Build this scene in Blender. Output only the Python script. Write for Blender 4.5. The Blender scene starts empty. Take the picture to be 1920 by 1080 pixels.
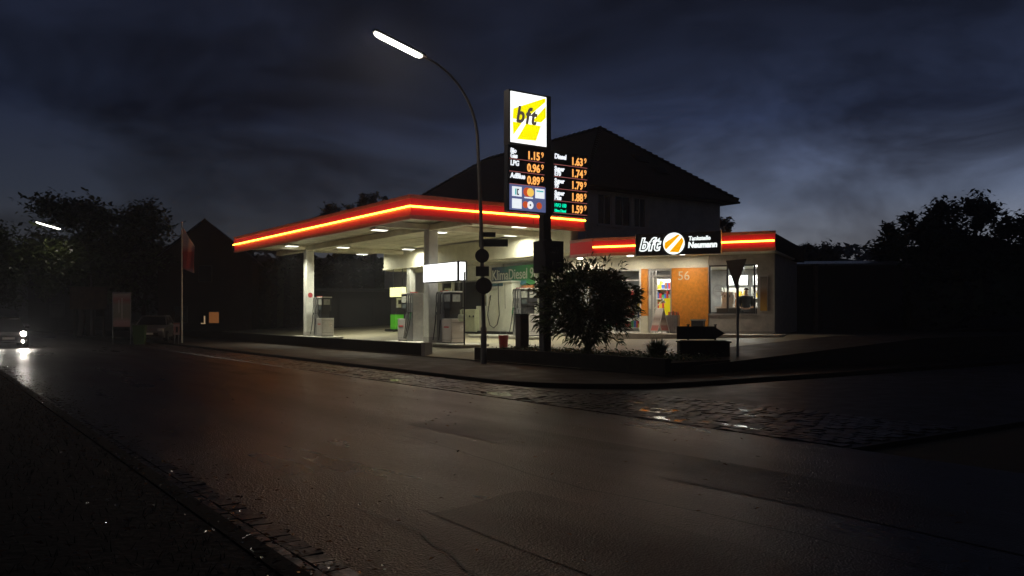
import bpy, bmesh, math, random
from mathutils import Vector, Matrix
R = math.radians
random.seed(7)
S = bpy.context.scene
C = S.collection
# ---------------------------------------------------------------- camera
EYE, F, CX, HY = 1.6, 1580.0, 960.0, 590.0
cam_d = bpy.data.cameras.new('camera'); cam = bpy.data.objects.new('camera', cam_d); C.objects.link(cam)
cam.location = (0, 0, EYE); cam.rotation_euler = (R(90), 0, 0)
cam_d.sensor_width = 36; cam_d.lens = 36 * F / 1920; cam_d.shift_y = 50 / 1920
cam_d.clip_start = 0.05; cam_d.clip_end = 3000
S.camera = cam
S.render.resolution_x = 1920; S.render.resolution_y = 1080
S.view_settings.view_transform = 'Standard'; S.view_settings.look = 'None'
S.view_settings.exposure = 0; S.view_settings.gamma = 1
# ---------------------------------------------------------------- world (dusk sky with dark cloud)
w = bpy.data.worlds.new('World'); S.world = w; w.use_nodes = True
nt = w.node_tree; N = nt.nodes; LK = nt.links
for n in list(N): N.remove(n)
def nd(t, **k):
    n = N.new(t)
    for a, b in k.items(): setattr(n, a, b)
    return n
def mth(op, a, b=None, clamp=False):
    n = nd('ShaderNodeMath', operation=op, use_clamp=clamp)
    for i, v in enumerate((a, b)):
        if v is None: continue
        if isinstance(v, (int, float)): n.inputs[i].default_value = v
        else: LK.new(v, n.inputs[i])
    return n.outputs[0]
def ramp(fac, stops):
    n = nd('ShaderNodeValToRGB'); e = n.color_ramp.elements
    while len(e) < len(stops): e.new(0.5)
    for i, (p, c) in enumerate(stops):
        e[i].position = p; e[i].color = (*c, 1) if len(c) == 3 else c
    LK.new(fac, n.inputs[0]); return n.outputs[0]
tc = nd('ShaderNodeTexCoord'); sp = nd('ShaderNodeSeparateXYZ'); LK.new(tc.outputs['Generated'], sp.inputs[0])
elev = mth('MAXIMUM', sp.outputs[2], 0.0)
base = ramp(elev, [(0.0, (.185, .178, .170)), (.06, (.150, .160, .182)), (.13, (.080, .100, .152)), (.22, (.036, .051, .110)), (.36, (.019, .0235, .047)), (1, (.008, .009, .013))])
dot = nd('ShaderNodeVectorMath', operation='DOT_PRODUCT'); LK.new(tc.outputs['Generated'], dot.inputs[0])
dot.inputs[1].default_value = Vector((.42, 1, 0)).normalized()
az = ramp(mth('MULTIPLY', mth('ADD', dot.outputs['Value'], 1.0), .5), [(0, (.25,)*3), (.62, (.25,)*3), (.86, (.28,)*3), (.93, (.55,)*3), (.975, (1.3,)*3), (1, (2.1,)*3)])
hi = ramp(elev, [(.10, (0,0,0)), (.30, (1,1,1))])
azm = nd('ShaderNodeMixRGB'); LK.new(hi, azm.inputs[0]); LK.new(az, azm.inputs[1]); azm.inputs[2].default_value = (.36,.36,.36,1); az = azm.outputs[0]
mp = nd('ShaderNodeMapping'); mp.inputs['Scale'].default_value = (2.2, 2.2, 5.5); LK.new(tc.outputs['Generated'], mp.inputs[0])
nz = nd('ShaderNodeTexNoise'); nz.inputs['Scale'].default_value = 1.7; nz.inputs['Detail'].default_value = 6; nz.inputs['Roughness'].default_value = .58
nz.inputs['Distortion'].default_value = .5
LK.new(mp.outputs[0], nz.inputs['Vector'])
cloud = ramp(nz.outputs['Fac'], [(.36, (1.25, 1.25, 1.25)), (.52, (.74, .73, .71)), (.66, (.34, .32, .31))])
m1 = nd('ShaderNodeVectorMath', operation='MULTIPLY'); LK.new(base, m1.inputs[0]); LK.new(az, m1.inputs[1])
m2 = nd('ShaderNodeVectorMath', operation='MULTIPLY'); LK.new(m1.outputs[0], m2.inputs[0]); LK.new(cloud, m2.inputs[1])
bg = nd('ShaderNodeBackground'); bg.inputs['Strength'].default_value = 1.0; LK.new(m2.outputs[0], bg.inputs[0])
wo = nd('ShaderNodeOutputWorld'); LK.new(bg.outputs[0], wo.inputs[0])
# ---------------------------------------------------------------- frames
# station frame: origin = foot of the canopy's near corner, x = b (away from the road), y = s (along the road, away from the viewer)
O = Vector((-3.58, 29.8)); TH = math.atan2(.5766, .8170)
Bv = Vector((math.cos(TH), math.sin(TH))); Av = Vector((-math.sin(TH), math.cos(TH)))
def L(b, s): v = O + Bv*b + Av*s; return (v.x, v.y)
def s_at(px, b):   # s of the point with coordinate b seen under px
    r = (px-CX)/F; p = O + Bv*b
    return (p.x - r*p.y) / (r*Av.y - Av.x)
def at(px, d): return ((px-CX)/F*d, d)
def zz(py, d): return EYE + (HY-py)/F*d
def fz(b):         # forecourt height
    if b < .6: return .125
    if b < 1.3: return .125 + (b-.6)/.7*.18
    return min(.305 + .05*(b-1.3), .85)
# shop frame
TC = math.atan2(-.436, .90)
Cv = Vector((math.cos(TC), math.sin(TC))); Nv = Vector((-math.sin(TC), math.cos(TC)))
P0 = Vector(L(8, -.53))
def SH(x, y): v = P0 + Cv*x + Nv*y; return (v.x, v.y)
# ---------------------------------------------------------------- materials
MAT = {}
def mat(name, col=(.5,.5,.5), rough=.6, metal=0, var=0, vs=6, bump=0, bs=40, emit=None, es=0, spec=.5, trans=0, coord='Object', rvar=0, stretch=None):
    if name in MAT: return MAT[name]
    m = bpy.data.materials.new(name); m.use_nodes = True; t = m.node_tree; n = t.nodes; p = n['Principled BSDF']
    p.inputs['Base Color'].default_value = (*col, 1); p.inputs['Roughness'].default_value = rough; p.inputs['Metallic'].default_value = metal
    p.inputs['Specular IOR Level'].default_value = spec
    if emit: p.inputs['Emission Color'].default_value = (*emit, 1); p.inputs['Emission Strength'].default_value = es
    if trans: p.inputs['Transmission Weight'].default_value = trans
    if var or bump or rvar:
        c = n.new('ShaderNodeTexCoord'); src = c.outputs[coord]
        if stretch:
            mpn = n.new('ShaderNodeMapping'); mpn.inputs['Scale'].default_value = stretch; t.links.new(src, mpn.inputs[0]); src = mpn.outputs[0]
        if var or rvar:
            z = n.new('ShaderNodeTexNoise'); z.inputs['Scale'].default_value = vs; z.inputs['Detail'].default_value = 5; z.inputs['Roughness'].default_value = .6
            t.links.new(src, z.inputs['Vector'])
        if var:
            r = n.new('ShaderNodeMapRange'); r.inputs['From Min'].default_value = .3; r.inputs['From Max'].default_value = .7
            r.inputs['To Min'].default_value = 1-var; r.inputs['To Max'].default_value = 1+var*.6; t.links.new(z.outputs['Fac'], r.inputs['Value'])
            v = n.new('ShaderNodeVectorMath'); v.operation = 'SCALE'; v.inputs[0].default_value = col; t.links.new(r.outputs[0], v.inputs['Scale'])
            t.links.new(v.outputs[0], p.inputs['Base Color'])
        if rvar:
            r2 = n.new('ShaderNodeMapRange'); r2.inputs['From Min'].default_value = .3; r2.inputs['From Max'].default_value = .7
            r2.inputs['To Min'].default_value = max(rough-rvar, .03); r2.inputs['To Max'].default_value = min(rough+rvar, 1); t.links.new(z.outputs['Fac'], r2.inputs['Value'])
            t.links.new(r2.outputs[0], p.inputs['Roughness'])
        if bump:
            z2 = n.new('ShaderNodeTexNoise'); z2.inputs['Scale'].default_value = bs; z2.inputs['Detail'].default_value = 4
            t.links.new(c.outputs[coord], z2.inputs['Vector'])
            bp = n.new('ShaderNodeBump'); bp.inputs['Strength'].default_value = bump; bp.inputs['Distance'].default_value = .02
            t.links.new(z2.outputs['Fac'], bp.inputs['Height']); t.links.new(bp.outputs[0], p.inputs['Normal'])
    MAT[name] = m; return m
def glow(name, col, s):
    if name in MAT: return MAT[name]
    m = bpy.data.materials.new(name); m.use_nodes = True; t = m.node_tree; n = t.nodes
    p = n['Principled BSDF']; p.inputs['Base Color'].default_value = (*[min(c, .8) for c in col], 1); p.inputs['Roughness'].default_value = .5
    p.inputs['Emission Color'].default_value = (*col, 1); p.inputs['Emission Strength'].default_value = s
    MAT[name] = m; return m
def glassmat(name='window_glass', tint=(.9,.95,.93), refl=.1):
    if name in MAT: return MAT[name]
    m = bpy.data.materials.new(name); m.use_nodes = True; t = m.node_tree; n = t.nodes
    for x in list(n): n.remove(x)
    tr = n.new('ShaderNodeBsdfTransparent'); tr.inputs[0].default_value = (*tint, 1)
    gl = n.new('ShaderNodeBsdfGlossy'); gl.inputs['Roughness'].default_value = .02
    fr = n.new('ShaderNodeFresnel'); fr.inputs[0].default_value = 1.5
    mx = n.new('ShaderNodeMixShader'); o = n.new('ShaderNodeOutputMaterial')
    t.links.new(fr.outputs[0], mx.inputs[0]); t.links.new(tr.outputs[0], mx.inputs[1]); t.links.new(gl.outputs[0], mx.inputs[2]); t.links.new(mx.outputs[0], o.inputs[0])
    MAT[name] = m; return m
M_white = mat('white_paint', (.72,.72,.66), .5, var=.18, vs=3)
M_cream = mat('cream_render', (.62,.60,.47), .75, var=.15, vs=2.5, bump=.15, bs=60)
M_soffit = mat('soffit_panel', (.74,.70,.55), .55, var=.25, vs=1.2, bump=.05, bs=30)
M_grey = mat('grey_metal', (.30,.30,.30), .4, .6, var=.15, vs=8)
M_lgrey = mat('light_grey_metal', (.52,.50,.47), .35, .3, var=.12, vs=8)
M_dark = mat('dark_metal', (.03,.03,.032), .45, .3, var=.2)
M_black = mat('black_rubber', (.018,.018,.018), .5)
M_red = mat('red_panel_self_glow', (.27,.008,.010), .35, var=.12, vs=2, emit=(1,.045,.055), es=.13)  # panel's own red emission stands in for neon light spilling over it
M_redtrim = mat('pale_trim', (.42,.20,.20), .4, var=.2, vs=3)
M_neon = glow('yellow_neon', (1, .36, .028), 15)
M_conc = mat('concrete', (.30,.28,.25), .7, var=.25, vs=3, bump=.2, bs=30)
M_dconc = mat('dark_wet_concrete', (.020,.018,.016), .8, spec=.2, var=.35, vs=3, bump=.3, bs=25)
M_glass = glassmat()
M_orange = mat('orange_panel', (.70,.25,.02), .5, var=.22, vs=9, bump=.1, bs=80)
M_lightwhite = glow('lit_white', (1, 1, .96), 2.2)
M_lamp = glow('lamp_lens', (1, 1, .86), 3)
M_wood = mat('bark', (.06,.045,.03), .9, var=.3, bump=.5, bs=20)
def leafmat(name, col, tr=.35):
    if name in MAT: return MAT[name]
    m = bpy.data.materials.new(name); m.use_nodes = True; t = m.node_tree; n = t.nodes; p = n['Principled BSDF']
    p.inputs['Roughness'].default_value = .38
    g = n.new('ShaderNodeNewGeometry'); r = n.new('ShaderNodeMapRange'); r.inputs['To Min'].default_value = .45; r.inputs['To Max'].default_value = 1.4
    t.links.new(g.outputs['Random Per Island'], r.inputs['Value'])
    v = n.new('ShaderNodeVectorMath'); v.operation = 'SCALE'; v.inputs[0].default_value = col; t.links.new(r.outputs[0], v.inputs['Scale'])
    t.links.new(v.outputs[0], p.inputs['Base Color'])
    tl = n.new('ShaderNodeBsdfTranslucent'); t.links.new(v.outputs[0], tl.inputs[0]); mx = n.new('ShaderNodeMixShader'); mx.inputs[0].default_value = tr
    o = n['Material Output']; t.links.new(p.outputs[0], mx.inputs[1]); t.links.new(tl.outputs[0], mx.inputs[2]); t.links.new(mx.outputs[0], o.inputs[0])
    MAT[name] = m; return m
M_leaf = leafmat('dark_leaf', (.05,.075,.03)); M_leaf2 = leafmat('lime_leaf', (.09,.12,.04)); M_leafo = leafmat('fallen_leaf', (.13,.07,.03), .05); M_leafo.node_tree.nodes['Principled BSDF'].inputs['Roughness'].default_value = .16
# ---------------------------------------------------------------- mesh helpers
class MB:
    def __init__(s): s.v = []; s.f = []; s.m = []; s.T = Matrix.Identity(4); s.cur = 0; s.smooth = []
    def add(s, vs, fs, smooth=False):
        k = len(s.v); s.v += [tuple(s.T @ Vector(p)) for p in vs]
        s.f += [tuple(i+k for i in f) for f in fs]; s.m += [s.cur]*len(fs); s.smooth += [smooth]*len(fs); return s
    def box(s, a, b):
        (x0,y0,z0), (x1,y1,z1) = a, b
        x0,x1 = sorted((x0,x1)); y0,y1 = sorted((y0,y1)); z0,z1 = sorted((z0,z1))
        return s.add([(x0,y0,z0),(x1,y0,z0),(x1,y1,z0),(x0,y1,z0),(x0,y0,z1),(x1,y0,z1),(x1,y1,z1),(x0,y1,z1)],
                     [(0,3,2,1),(4,5,6,7),(0,1,5,4),(1,2,6,5),(2,3,7,6),(3,0,4,7)])
    def cbox(s, c, d): return s.box([c[i]-d[i]/2 for i in range(3)], [c[i]+d[i]/2 for i in range(3)])
    def rbox(s, a, b, r=.03, axis=2):   # box with chamfered vertical edges
        (x0,y0,z0), (x1,y1,z1) = a, b
        P = [(x0+r,y0),(x1-r,y0),(x1,y0+r),(x1,y1-r),(x1-r,y1),(x0+r,y1),(x0,y1-r),(x0,y0+r)]
        return s.prism(P, z0, z1)
    def prism(s, P, z0, z1):
        n = len(P); vs = [(x,y,z0) for x,y in P] + [(x,y,z1) for x,y in P]
        return s.add(vs, [tuple(range(n))[::-1], tuple(range(n, 2*n))] + [(i,(i+1)%n,(i+1)%n+n,i+n) for i in range(n)])
    def tube(s, pts, r, n=10, caps=True):
        pts = [Vector(p) for p in pts]; k = len(pts); rr = r if isinstance(r, (list,tuple)) else [r]*k
        rings = []; up = None
        for i, p in enumerate(pts):
            t = (pts[min(i+1,k-1)]-pts[max(i-1,0)]).normalized()
            if up is None or abs(up.dot(t)) > .99: up = Vector((0,0,1)) if abs(t.z) < .9 else Vector((1,0,0))
            u = t.cross(up).normalized(); v = t.cross(u).normalized(); up = v*-1 if False else up
            rings.append([p + (u*math.cos(a)+v*math.sin(a))*rr[i] for a in [2*math.pi*j/n for j in range(n)]])
        vs = [q for ring in rings for q in ring]
        fs = [(i*n+j, i*n+(j+1)%n, (i+1)*n+(j+1)%n, (i+1)*n+j) for i in range(k-1) for j in range(n)]
        s.add(vs, fs, True)
        if caps: s.add(rings[0], [tuple(range(n))[::-1]]); s.add(rings[-1], [tuple(range(n))])
        return s
    def cyl(s, c, r, z0, z1, n=20, r1=None):
        return s.tube([(c[0],c[1],z0),(c[0],c[1],z1)], [r, r if r1 is None else r1], n)
    def quad(s, *p): return s.add(list(p), [tuple(range(len(p)))])
    def build(s, name, m, parent=None, label=None, bevel=0):
        me = bpy.data.meshes.new(name); me.from_pydata(s.v, [], s.f)
        for q in (m if isinstance(m, (list,tuple)) else [m]): me.materials.append(q)
        me.polygons.foreach_set('material_index', s.m); me.polygons.foreach_set('use_smooth', s.smooth); me.update()
        o = bpy.data.objects.new(name, me); C.objects.link(o); o.parent = parent
        if label: o['label'] = label
        if bevel:
            bv = o.modifiers.new('bevel', 'BEVEL'); bv.width = bevel; bv.segments = 2; bv.limit_method = 'ANGLE'; bv.angle_limit = R(50)
        return o
def tag(o, label, cat, group=None):
    o['label'] = label; o['category'] = cat
    if group: o['group'] = group
    return o
def thing(name, label, cat, loc=(0,0,0), rz=0, group=None):
    o = bpy.data.objects.new(name, None); C.objects.link(o); o.location = loc; o.rotation_euler = (0,0,rz); o.empty_display_size = .2
    return tag(o, label, cat, group)
def struct(o, kind='structure'): o['kind'] = kind; return o
def copy_tree(o, parent=None):
    c = o.copy(); C.objects.link(c); c.parent = parent
    for ch in [q for q in bpy.data.objects if q.parent == o and q != c]: copy_tree(ch, c)
    return c
def text(body, name, m, parent, loc, size, face='-y', bold=0, shear=0, sx=1, ext=.006, align='LEFT', label=None, spacing=1):
    cu = bpy.data.curves.new(name, 'FONT'); cu.body = body; cu.size = size; cu.offset = bold; cu.shear = shear; cu.extrude = ext; cu.align_x = align
    cu.space_character = spacing; cu.resolution_u = 4; cu.space_line = .8
    t = bpy.data.objects.new(name, cu); C.objects.link(t)
    me = bpy.data.meshes.new_from_object(t.evaluated_get(bpy.context.evaluated_depsgraph_get()))
    bpy.data.objects.remove(t)
    X, Y = {'-y': ((1,0,0),(0,0,1)), '-x': ((0,-1,0),(0,0,1)), '+y': ((-1,0,0),(0,0,1)), '+x': ((0,1,0),(0,0,1))}[face]
    X = Vector(X); Y = Vector(Y); Z = X.cross(Y)
    T = Matrix(((X.x*sx,Y.x,Z.x,loc[0]),(X.y*sx,Y.y,Z.y,loc[1]),(X.z*sx,Y.z,Z.z,loc[2]),(0,0,0,1)))
    me.transform(T); me.name = name; me.materials.clear(); me.materials.append(m)
    o = bpy.data.objects.new(name, me); C.objects.link(o); o.parent = parent
    if label: o['label'] = label
    return o
def disc(c, r, axis, n=28, rx=None):   # polygon disc facing -y or -x
    out = []
    for i in range(n):
        a = 2*math.pi*i/n
        if axis == '-y': out.append((c[0]+r*math.cos(a), c[1], c[2]+r*math.sin(a)))
        else: out.append((c[0], c[1]-r*math.cos(a), c[2]+r*math.sin(a)))
    return out
def area(name, loc, rz, sx, sy, W, col, parent=None, tilt=(0,0), spread=180):
    l = bpy.data.lights.new(name, 'AREA'); l.shape = 'RECTANGLE'; l.size = sx; l.size_y = sy; l.energy = W; l.color = col; l.spread = R(spread)
    o = bpy.data.objects.new(name, l); C.objects.link(o); o.location = loc; o.rotation_euler = (tilt[0], tilt[1], rz); o.parent = parent
    return o
# ================================================================ SETTING
# one ground sheet to the horizon
g = MB(); g.box((-320,-85,-.5), (320,420,-.06)); struct(g.build('ground', mat('dark_soil', (.035,.03,.022), .85, var=.4, vs=.8, bump=.5, bs=6)))
# wet asphalt
def asphalt(name, col, r0, r1, stre=(1,1,1)):
    m = bpy.data.materials.new(name); m.use_nodes = True; t = m.node_tree; n = t.nodes; p = n['Principled BSDF']; lk = t.links.new; p.inputs['Specular IOR Level'].default_value = .31; p.inputs['Specular Tint'].default_value = (1, .74, .70, 1)  # pink specular tint reddens reflections, imitating the fascia's red light on the road
    c = n.new('ShaderNodeTexCoord')
    mp = n.new('ShaderNodeMapping'); mp.inputs['Scale'].default_value = stre; lk(c.outputs['Object'], mp.inputs[0])
    big = n.new('ShaderNodeTexNoise'); big.inputs['Scale'].default_value = 1.0; big.inputs['Detail'].default_value = 5; big.inputs['Roughness'].default_value = .55; lk(mp.outputs[0], big.inputs['Vector'])
    fine = n.new('ShaderNodeTexVoronoi'); fine.inputs['Scale'].default_value = 58; lk(c.outputs['Object'], fine.inputs['Vector'])
    fn = n.new('ShaderNodeTexNoise'); fn.inputs['Scale'].default_value = 28; fn.inputs['Detail'].default_value = 6; lk(c.outputs['Object'], fn.inputs['Vector'])
    rr = n.new('ShaderNodeMapRange'); rr.inputs['From Min'].default_value = .36; rr.inputs['From Max'].default_value = .64; rr.inputs['To Min'].default_value = r0; rr.inputs['To Max'].default_value = r1
    lk(big.outputs['Fac'], rr.inputs['Value']); lk(rr.outputs[0], p.inputs['Roughness'])
    cr = n.new('ShaderNodeMapRange'); cr.inputs['From Min'].default_value = .3; cr.inputs['From Max'].default_value = .7; cr.inputs['To Min'].default_value = .6; cr.inputs['To Max'].default_value = 1.35
    lk(big.outputs['Fac'], cr.inputs['Value'])
    cf = n.new('ShaderNodeMath'); cf.operation = 'MULTIPLY'; cv = n.new('ShaderNodeMapRange'); cv.inputs['To Min'].default_value = .55; cv.inputs['To Max'].default_value = 1.4
    lk(fn.outputs['Fac'], cv.inputs['Value']); lk(cr.outputs[0], cf.inputs[0]); lk(cv.outputs[0], cf.inputs[1])
    v = n.new('ShaderNodeVectorMath'); v.operation = 'SCALE'; v.inputs[0].default_value = col; lk(cf.outputs[0], v.inputs['Scale']); lk(v.outputs[0], p.inputs['Base Color'])
    b1 = n.new('ShaderNodeBump'); b1.inputs['Strength'].default_value = .8; b1.inputs['Distance'].default_value = .010; lk(fine.outputs['Distance'], b1.inputs['Height'])
    b2 = n.new('ShaderNodeBump'); b2.inputs['Strength'].default_value = .5; b2.inputs['Distance'].default_value = .01; lk(fn.outputs['Fac'], b2.inputs['Height']); lk(b1.outputs[0], b2.inputs['Normal'])
    lk(b2.outputs[0], p.inputs['Normal']); MAT[name] = m; return m
M_asph = asphalt('wet_asphalt', (.022,.0135,.013), .26, .42, (.55,.10,1))
M_asph2 = asphalt('patched_asphalt', (.024,.019,.019), .32, .50, (.8,.3,1))
def locS(o): o.location = (O.x, O.y, 0); o.rotation_euler = (0,0,TH); return o    # station frame
NK, FK = -12.4, -5.15        # near and far kerb lines (b)
r = MB(); n_ = 60
r.box((NK,-80,-.2), (FK,260,0)); locS(struct(r.build('road', M_asph)))
FK2 = -3.35
r = MB(); r.box((FK+.001,-13.499,-.2), (FK2+4,60,-.015)); locS(struct(r.build('setts_bed', mat('bed_mortar', (.02,.015,.012), .5))))
r = MB(); r.box((FK+.001,-20.5,-.2), (90,-13.5,-.004)); locS(struct(r.build('side_street', mat('side_asphalt', (.022,.018,.017), .5, spec=.25, var=.3, vs=2, bump=.5, bs=40, rvar=.1))))
# repair patches and sealed seams, thin sheets above the road
def sheet(P, z=.004): q = MB(); q.add([(x,y,z) for x,y in P], [tuple(range(len(P)))]); return q
def wob(P, k=6, a=.05):
    out = []
    for i in range(len(P)):
        p, q = Vector(P[i]), Vector(P[(i+1)%len(P)])
        for j in range(k): out.append(tuple(p.lerp(q, j/k) + Vector((random.uniform(-a,a), random.uniform(-a,a)))))
    return out
patches = [[(-10.9,-20.5),(-9.7,-20.2),(-9.5,-27.5),(-10.8,-28)], [(-8.4,-15.5),(-7.3,-15),(-7.0,-25),(-8.2,-25.4)], [(-7.2,-4),(-6.1,-4),(-6.2,8),(-7.1,8)]]
pm = MB()
for P in patches: pm.add([(x,y,.004) for x,y in wob(P[::-1])], [tuple(range(24))])
locS(struct(pm.build('road_patches', M_asph2)))
sm = MB()
for x0, s0, s1 in ((-11.35,-19.8,-27.5), (-9.15,-16,-28), (-8.8,-2,24)):
    k = 40; pts = [(x0+random.uniform(-.03,.03)+.12*math.sin(i*.35), s0+(s1-s0)*i/k) for i in range(k+1)]
    for i in range(k): (a,b),(c,d) = pts[i], pts[i+1]; sm.add([(a-.008,b,.007),(a+.008,b,.007),(c+.008,d,.007),(c-.008,d,.007)], [(0,1,2,3)])
locS(struct(sm.build('road_seams', mat('bitumen', (.010,.010,.010), .55))))
# far pavement with rounded corner at the side street
def arc(cx, cy, r, a0, a1, n=10): return [(cx+r*math.cos(R(a0+(a1-a0)*i/n)), cy+r*math.sin(R(a0+(a1-a0)*i/n))) for i in range(n+1)]
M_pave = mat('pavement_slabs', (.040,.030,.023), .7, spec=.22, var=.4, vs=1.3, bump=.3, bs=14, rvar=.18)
P = [(FK2+.14,260)] + arc(FK2+.14+3.4, -13.2+3.4, 3.4, 180, 270) + [(60,-13.2),(60,-12.2),(14,-12.2),(.6,-12.2),(.6,260)]
q = MB(); q.prism(P[::-1], -.2, .09); locS(struct(q.build('pavement', M_pave)))
Pk = [(FK2,260)] + arc(FK2+3.4, -13.34+3.4, 3.4, 180, 270) + [(60,-13.34)]; Pi = [(FK2+.14,260)] + arc(FK2+3.54, -13.2+3.4, 3.4, 180, 270) + [(60,-13.2)]
kb = MB(); nn = len(Pk)
kb.add([(x,y,.094) for x,y in Pk]+[(x,y,.094) for x,y in Pi]+[(x,y,-.1) for x,y in Pk], [(i,i+1,nn+i+1,nn+i) for i in range(nn-1)]+[(2*nn+i,2*nn+i+1,i+1,i) for i in range(nn-1)])
locS(struct(kb.build('kerb', M_dconc)))
# setts (wet cobbles): gutter along the far kerb and the band across the junction
M_sett = mat('wet_setts', (.032,.022,.019), .44, spec=.38, var=.4, vs=5, rvar=.15, bump=.4, bs=22)
st = MB()
def setts(b0, b1, s0, s1, w_=.16, l_=.2, amp=.012, z=.0):
    nb = max(1, int((b1-b0)/w_)); ns = int((s1-s0)/l_)
    for i in range(nb):
        for j in range(ns):
            x = b0+(i+.5)*(b1-b0)/nb; y = s0+(j+.5+.5*(i%2))*(s1-s0)/ns; dx, dy = (b1-b0)/nb*.46, (s1-s0)/ns*.46
            t0, t1, t2, t3 = [z+.006+random.uniform(0, amp) for _ in range(4)]
            st.add([(x-dx,y-dy,t0),(x+dx,y-dy,t1),(x+dx,y+dy,t2),(x-dx,y+dy,t3),(x-dx-.008,y-dy-.008,z-.02),(x+dx+.008,y-dy-.008,z-.02),(x+dx+.008,y+dy+.008,z-.02),(x-dx-.008,y+dy+.008,z-.02)],
                   [(0,1,2,3),(4,5,1,0),(5,6,2,1),(6,7,3,2),(7,4,0,3)])
setts(FK+.03, FK2-.02, -13.5, 26, .2, .26, .014, -.004)
setts(FK+.02, -2.2, -20.4, -13.6, .2, .22, .022, -.004)
setts(NK+.01, NK+.36, -29, -8)
locS(struct(st.build('setts', M_sett)))
# puddles left in the gutter
pd = MB()
for (b, s, rb, rs) in ((-4.75,-12.4,.22,.5), (-4.85,-8.0,.16,.5), (-4.7,-10.6,.08,.4), (-4.9,-13.6,.10,.25), (-4.6,-14.9,.14,.45), (-4.1,-16.3,.18,.4), (-3.6,-15.2,.12,.3), (-4.9,-17.3,.14,.5), (-3.0,-17.4,.16,.4), (-4.6,-3.5,.12,.6), (-4.75,-5.9,.08,.3), (-4.4,-16.0,.08,.9), (-3.5,-18.0,.07,.8), (-4.7,-18.6,.08,.7)):
    zt = .0125
    pd.add([(b+rb*math.cos(a)*(1+.25*math.sin(3*a+b)), s+rs*math.sin(a)*(1+.2*math.cos(4*a+s)), zt) for a in [2*math.pi*i/26 for i in range(26)]], [tuple(range(26))])
locS(struct(pd.build('puddles', mat('puddle_water', (.01,.01,.01), .06, bump=.12, bs=9))))
# forecourt
fc = MB(); bs_ = [.6,.95,1.3,4,8,12.3,20]
for i in range(len(bs_)-1):
    a, b = bs_[i], min(bs_[i+1],14); fc.quad((a,-8.6,fz(a)+.001),(b,-8.6,fz(b)+.001),(b,34,fz(b)+.001),(a,34,fz(a)+.001))
yd_ = MB()
for i in range(len(bs_)-1):
    a, b = bs_[i], bs_[i+1]; yd_.quad((a,-11.9,fz(a)),(b,-11.9,fz(b)),(b,-8.6,fz(b)),(a,-8.6,fz(a)))
yd_.quad((14,-8.6,.85),(60,-8.6,.85),(60,34,.85),(14,34,.85)); yd_.quad((20,-11.9,.85),(60,-11.9,.85),(60,-8.6,.85),(20,-8.6,.85))
yd_.quad((.6,-12.4,.1),(60,-12.4,.1),(60,-11.9,.85),(20,-11.9,.85),(12.3,-11.9,.85),(1.3,-11.9,.305),(.6,-11.9,.125))
locS(struct(yd_.build('yard', M_pave)))
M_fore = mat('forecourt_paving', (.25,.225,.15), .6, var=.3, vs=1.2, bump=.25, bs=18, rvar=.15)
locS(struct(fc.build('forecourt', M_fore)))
# near pavement and verge (viewer side)
q = MB(); q.box((NK-.14,-80,-.2), (NK,260,.10)); locS(struct(q.build('near_kerb', M_dconc)))
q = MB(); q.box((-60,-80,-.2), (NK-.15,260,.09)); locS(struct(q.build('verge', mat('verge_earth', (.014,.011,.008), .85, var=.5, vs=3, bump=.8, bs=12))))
# grass and fallen leaves on the verge and along the near gutter
gr = MB()
for i in range(9000):
    b = NK-.2-abs(random.gauss(0,1.5)); s = random.uniform(-29,8); x = b; y = s
    h = random.uniform(.02,.07); a = random.uniform(0,6.28); dx, dy = math.cos(a)*.004, math.sin(a)*.004; lx, ly = random.uniform(-.04,.04), random.uniform(-.04,.04)
    gr.add([(x-dx,y-dy,.09),(x+dx,y+dy,.09),(x+lx,y+ly,.09+h)], [(0,1,2)])
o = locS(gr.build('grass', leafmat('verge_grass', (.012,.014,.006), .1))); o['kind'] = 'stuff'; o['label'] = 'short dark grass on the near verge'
lf = MB()
def leafquad(m, p, size, flat=.25, asp=.5):
    a = random.uniform(0,6.28); u = Vector((math.cos(a), math.sin(a), random.uniform(-flat,flat))).normalized(); n = Vector((random.uniform(-flat,flat), random.uniform(-flat,flat), 1)).normalized()
    v = n.cross(u).normalized(); n = u.cross(v)
    p = Vector(p); m.add([p-u*size/2, p+v*size*asp/2+n*size*.08, p+u*size/2, p-v*size*asp/2+n*size*.08], [(0,1,2,3)])
for i in range(5200):
    k = random.random()
    if k < .55: b = NK + random.gauss(.05,.28); z = .012 if b > NK else .108
    elif k < .86: b = NK-.2-abs(random.gauss(0,1.4)); z = .11+random.uniform(0,.03)
    else: b = random.uniform(NK, FK); z = .012
    leafquad(lf, (b, random.uniform(-28.5,4) if k < .97 else random.uniform(-29,20), z+random.uniform(0,.012)), random.uniform(.025,.075))
o = locS(lf.build('fallen_leaves', M_leafo)); o['kind'] = 'stuff'; o['label'] = 'wet fallen leaves along the near kerb'
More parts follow.
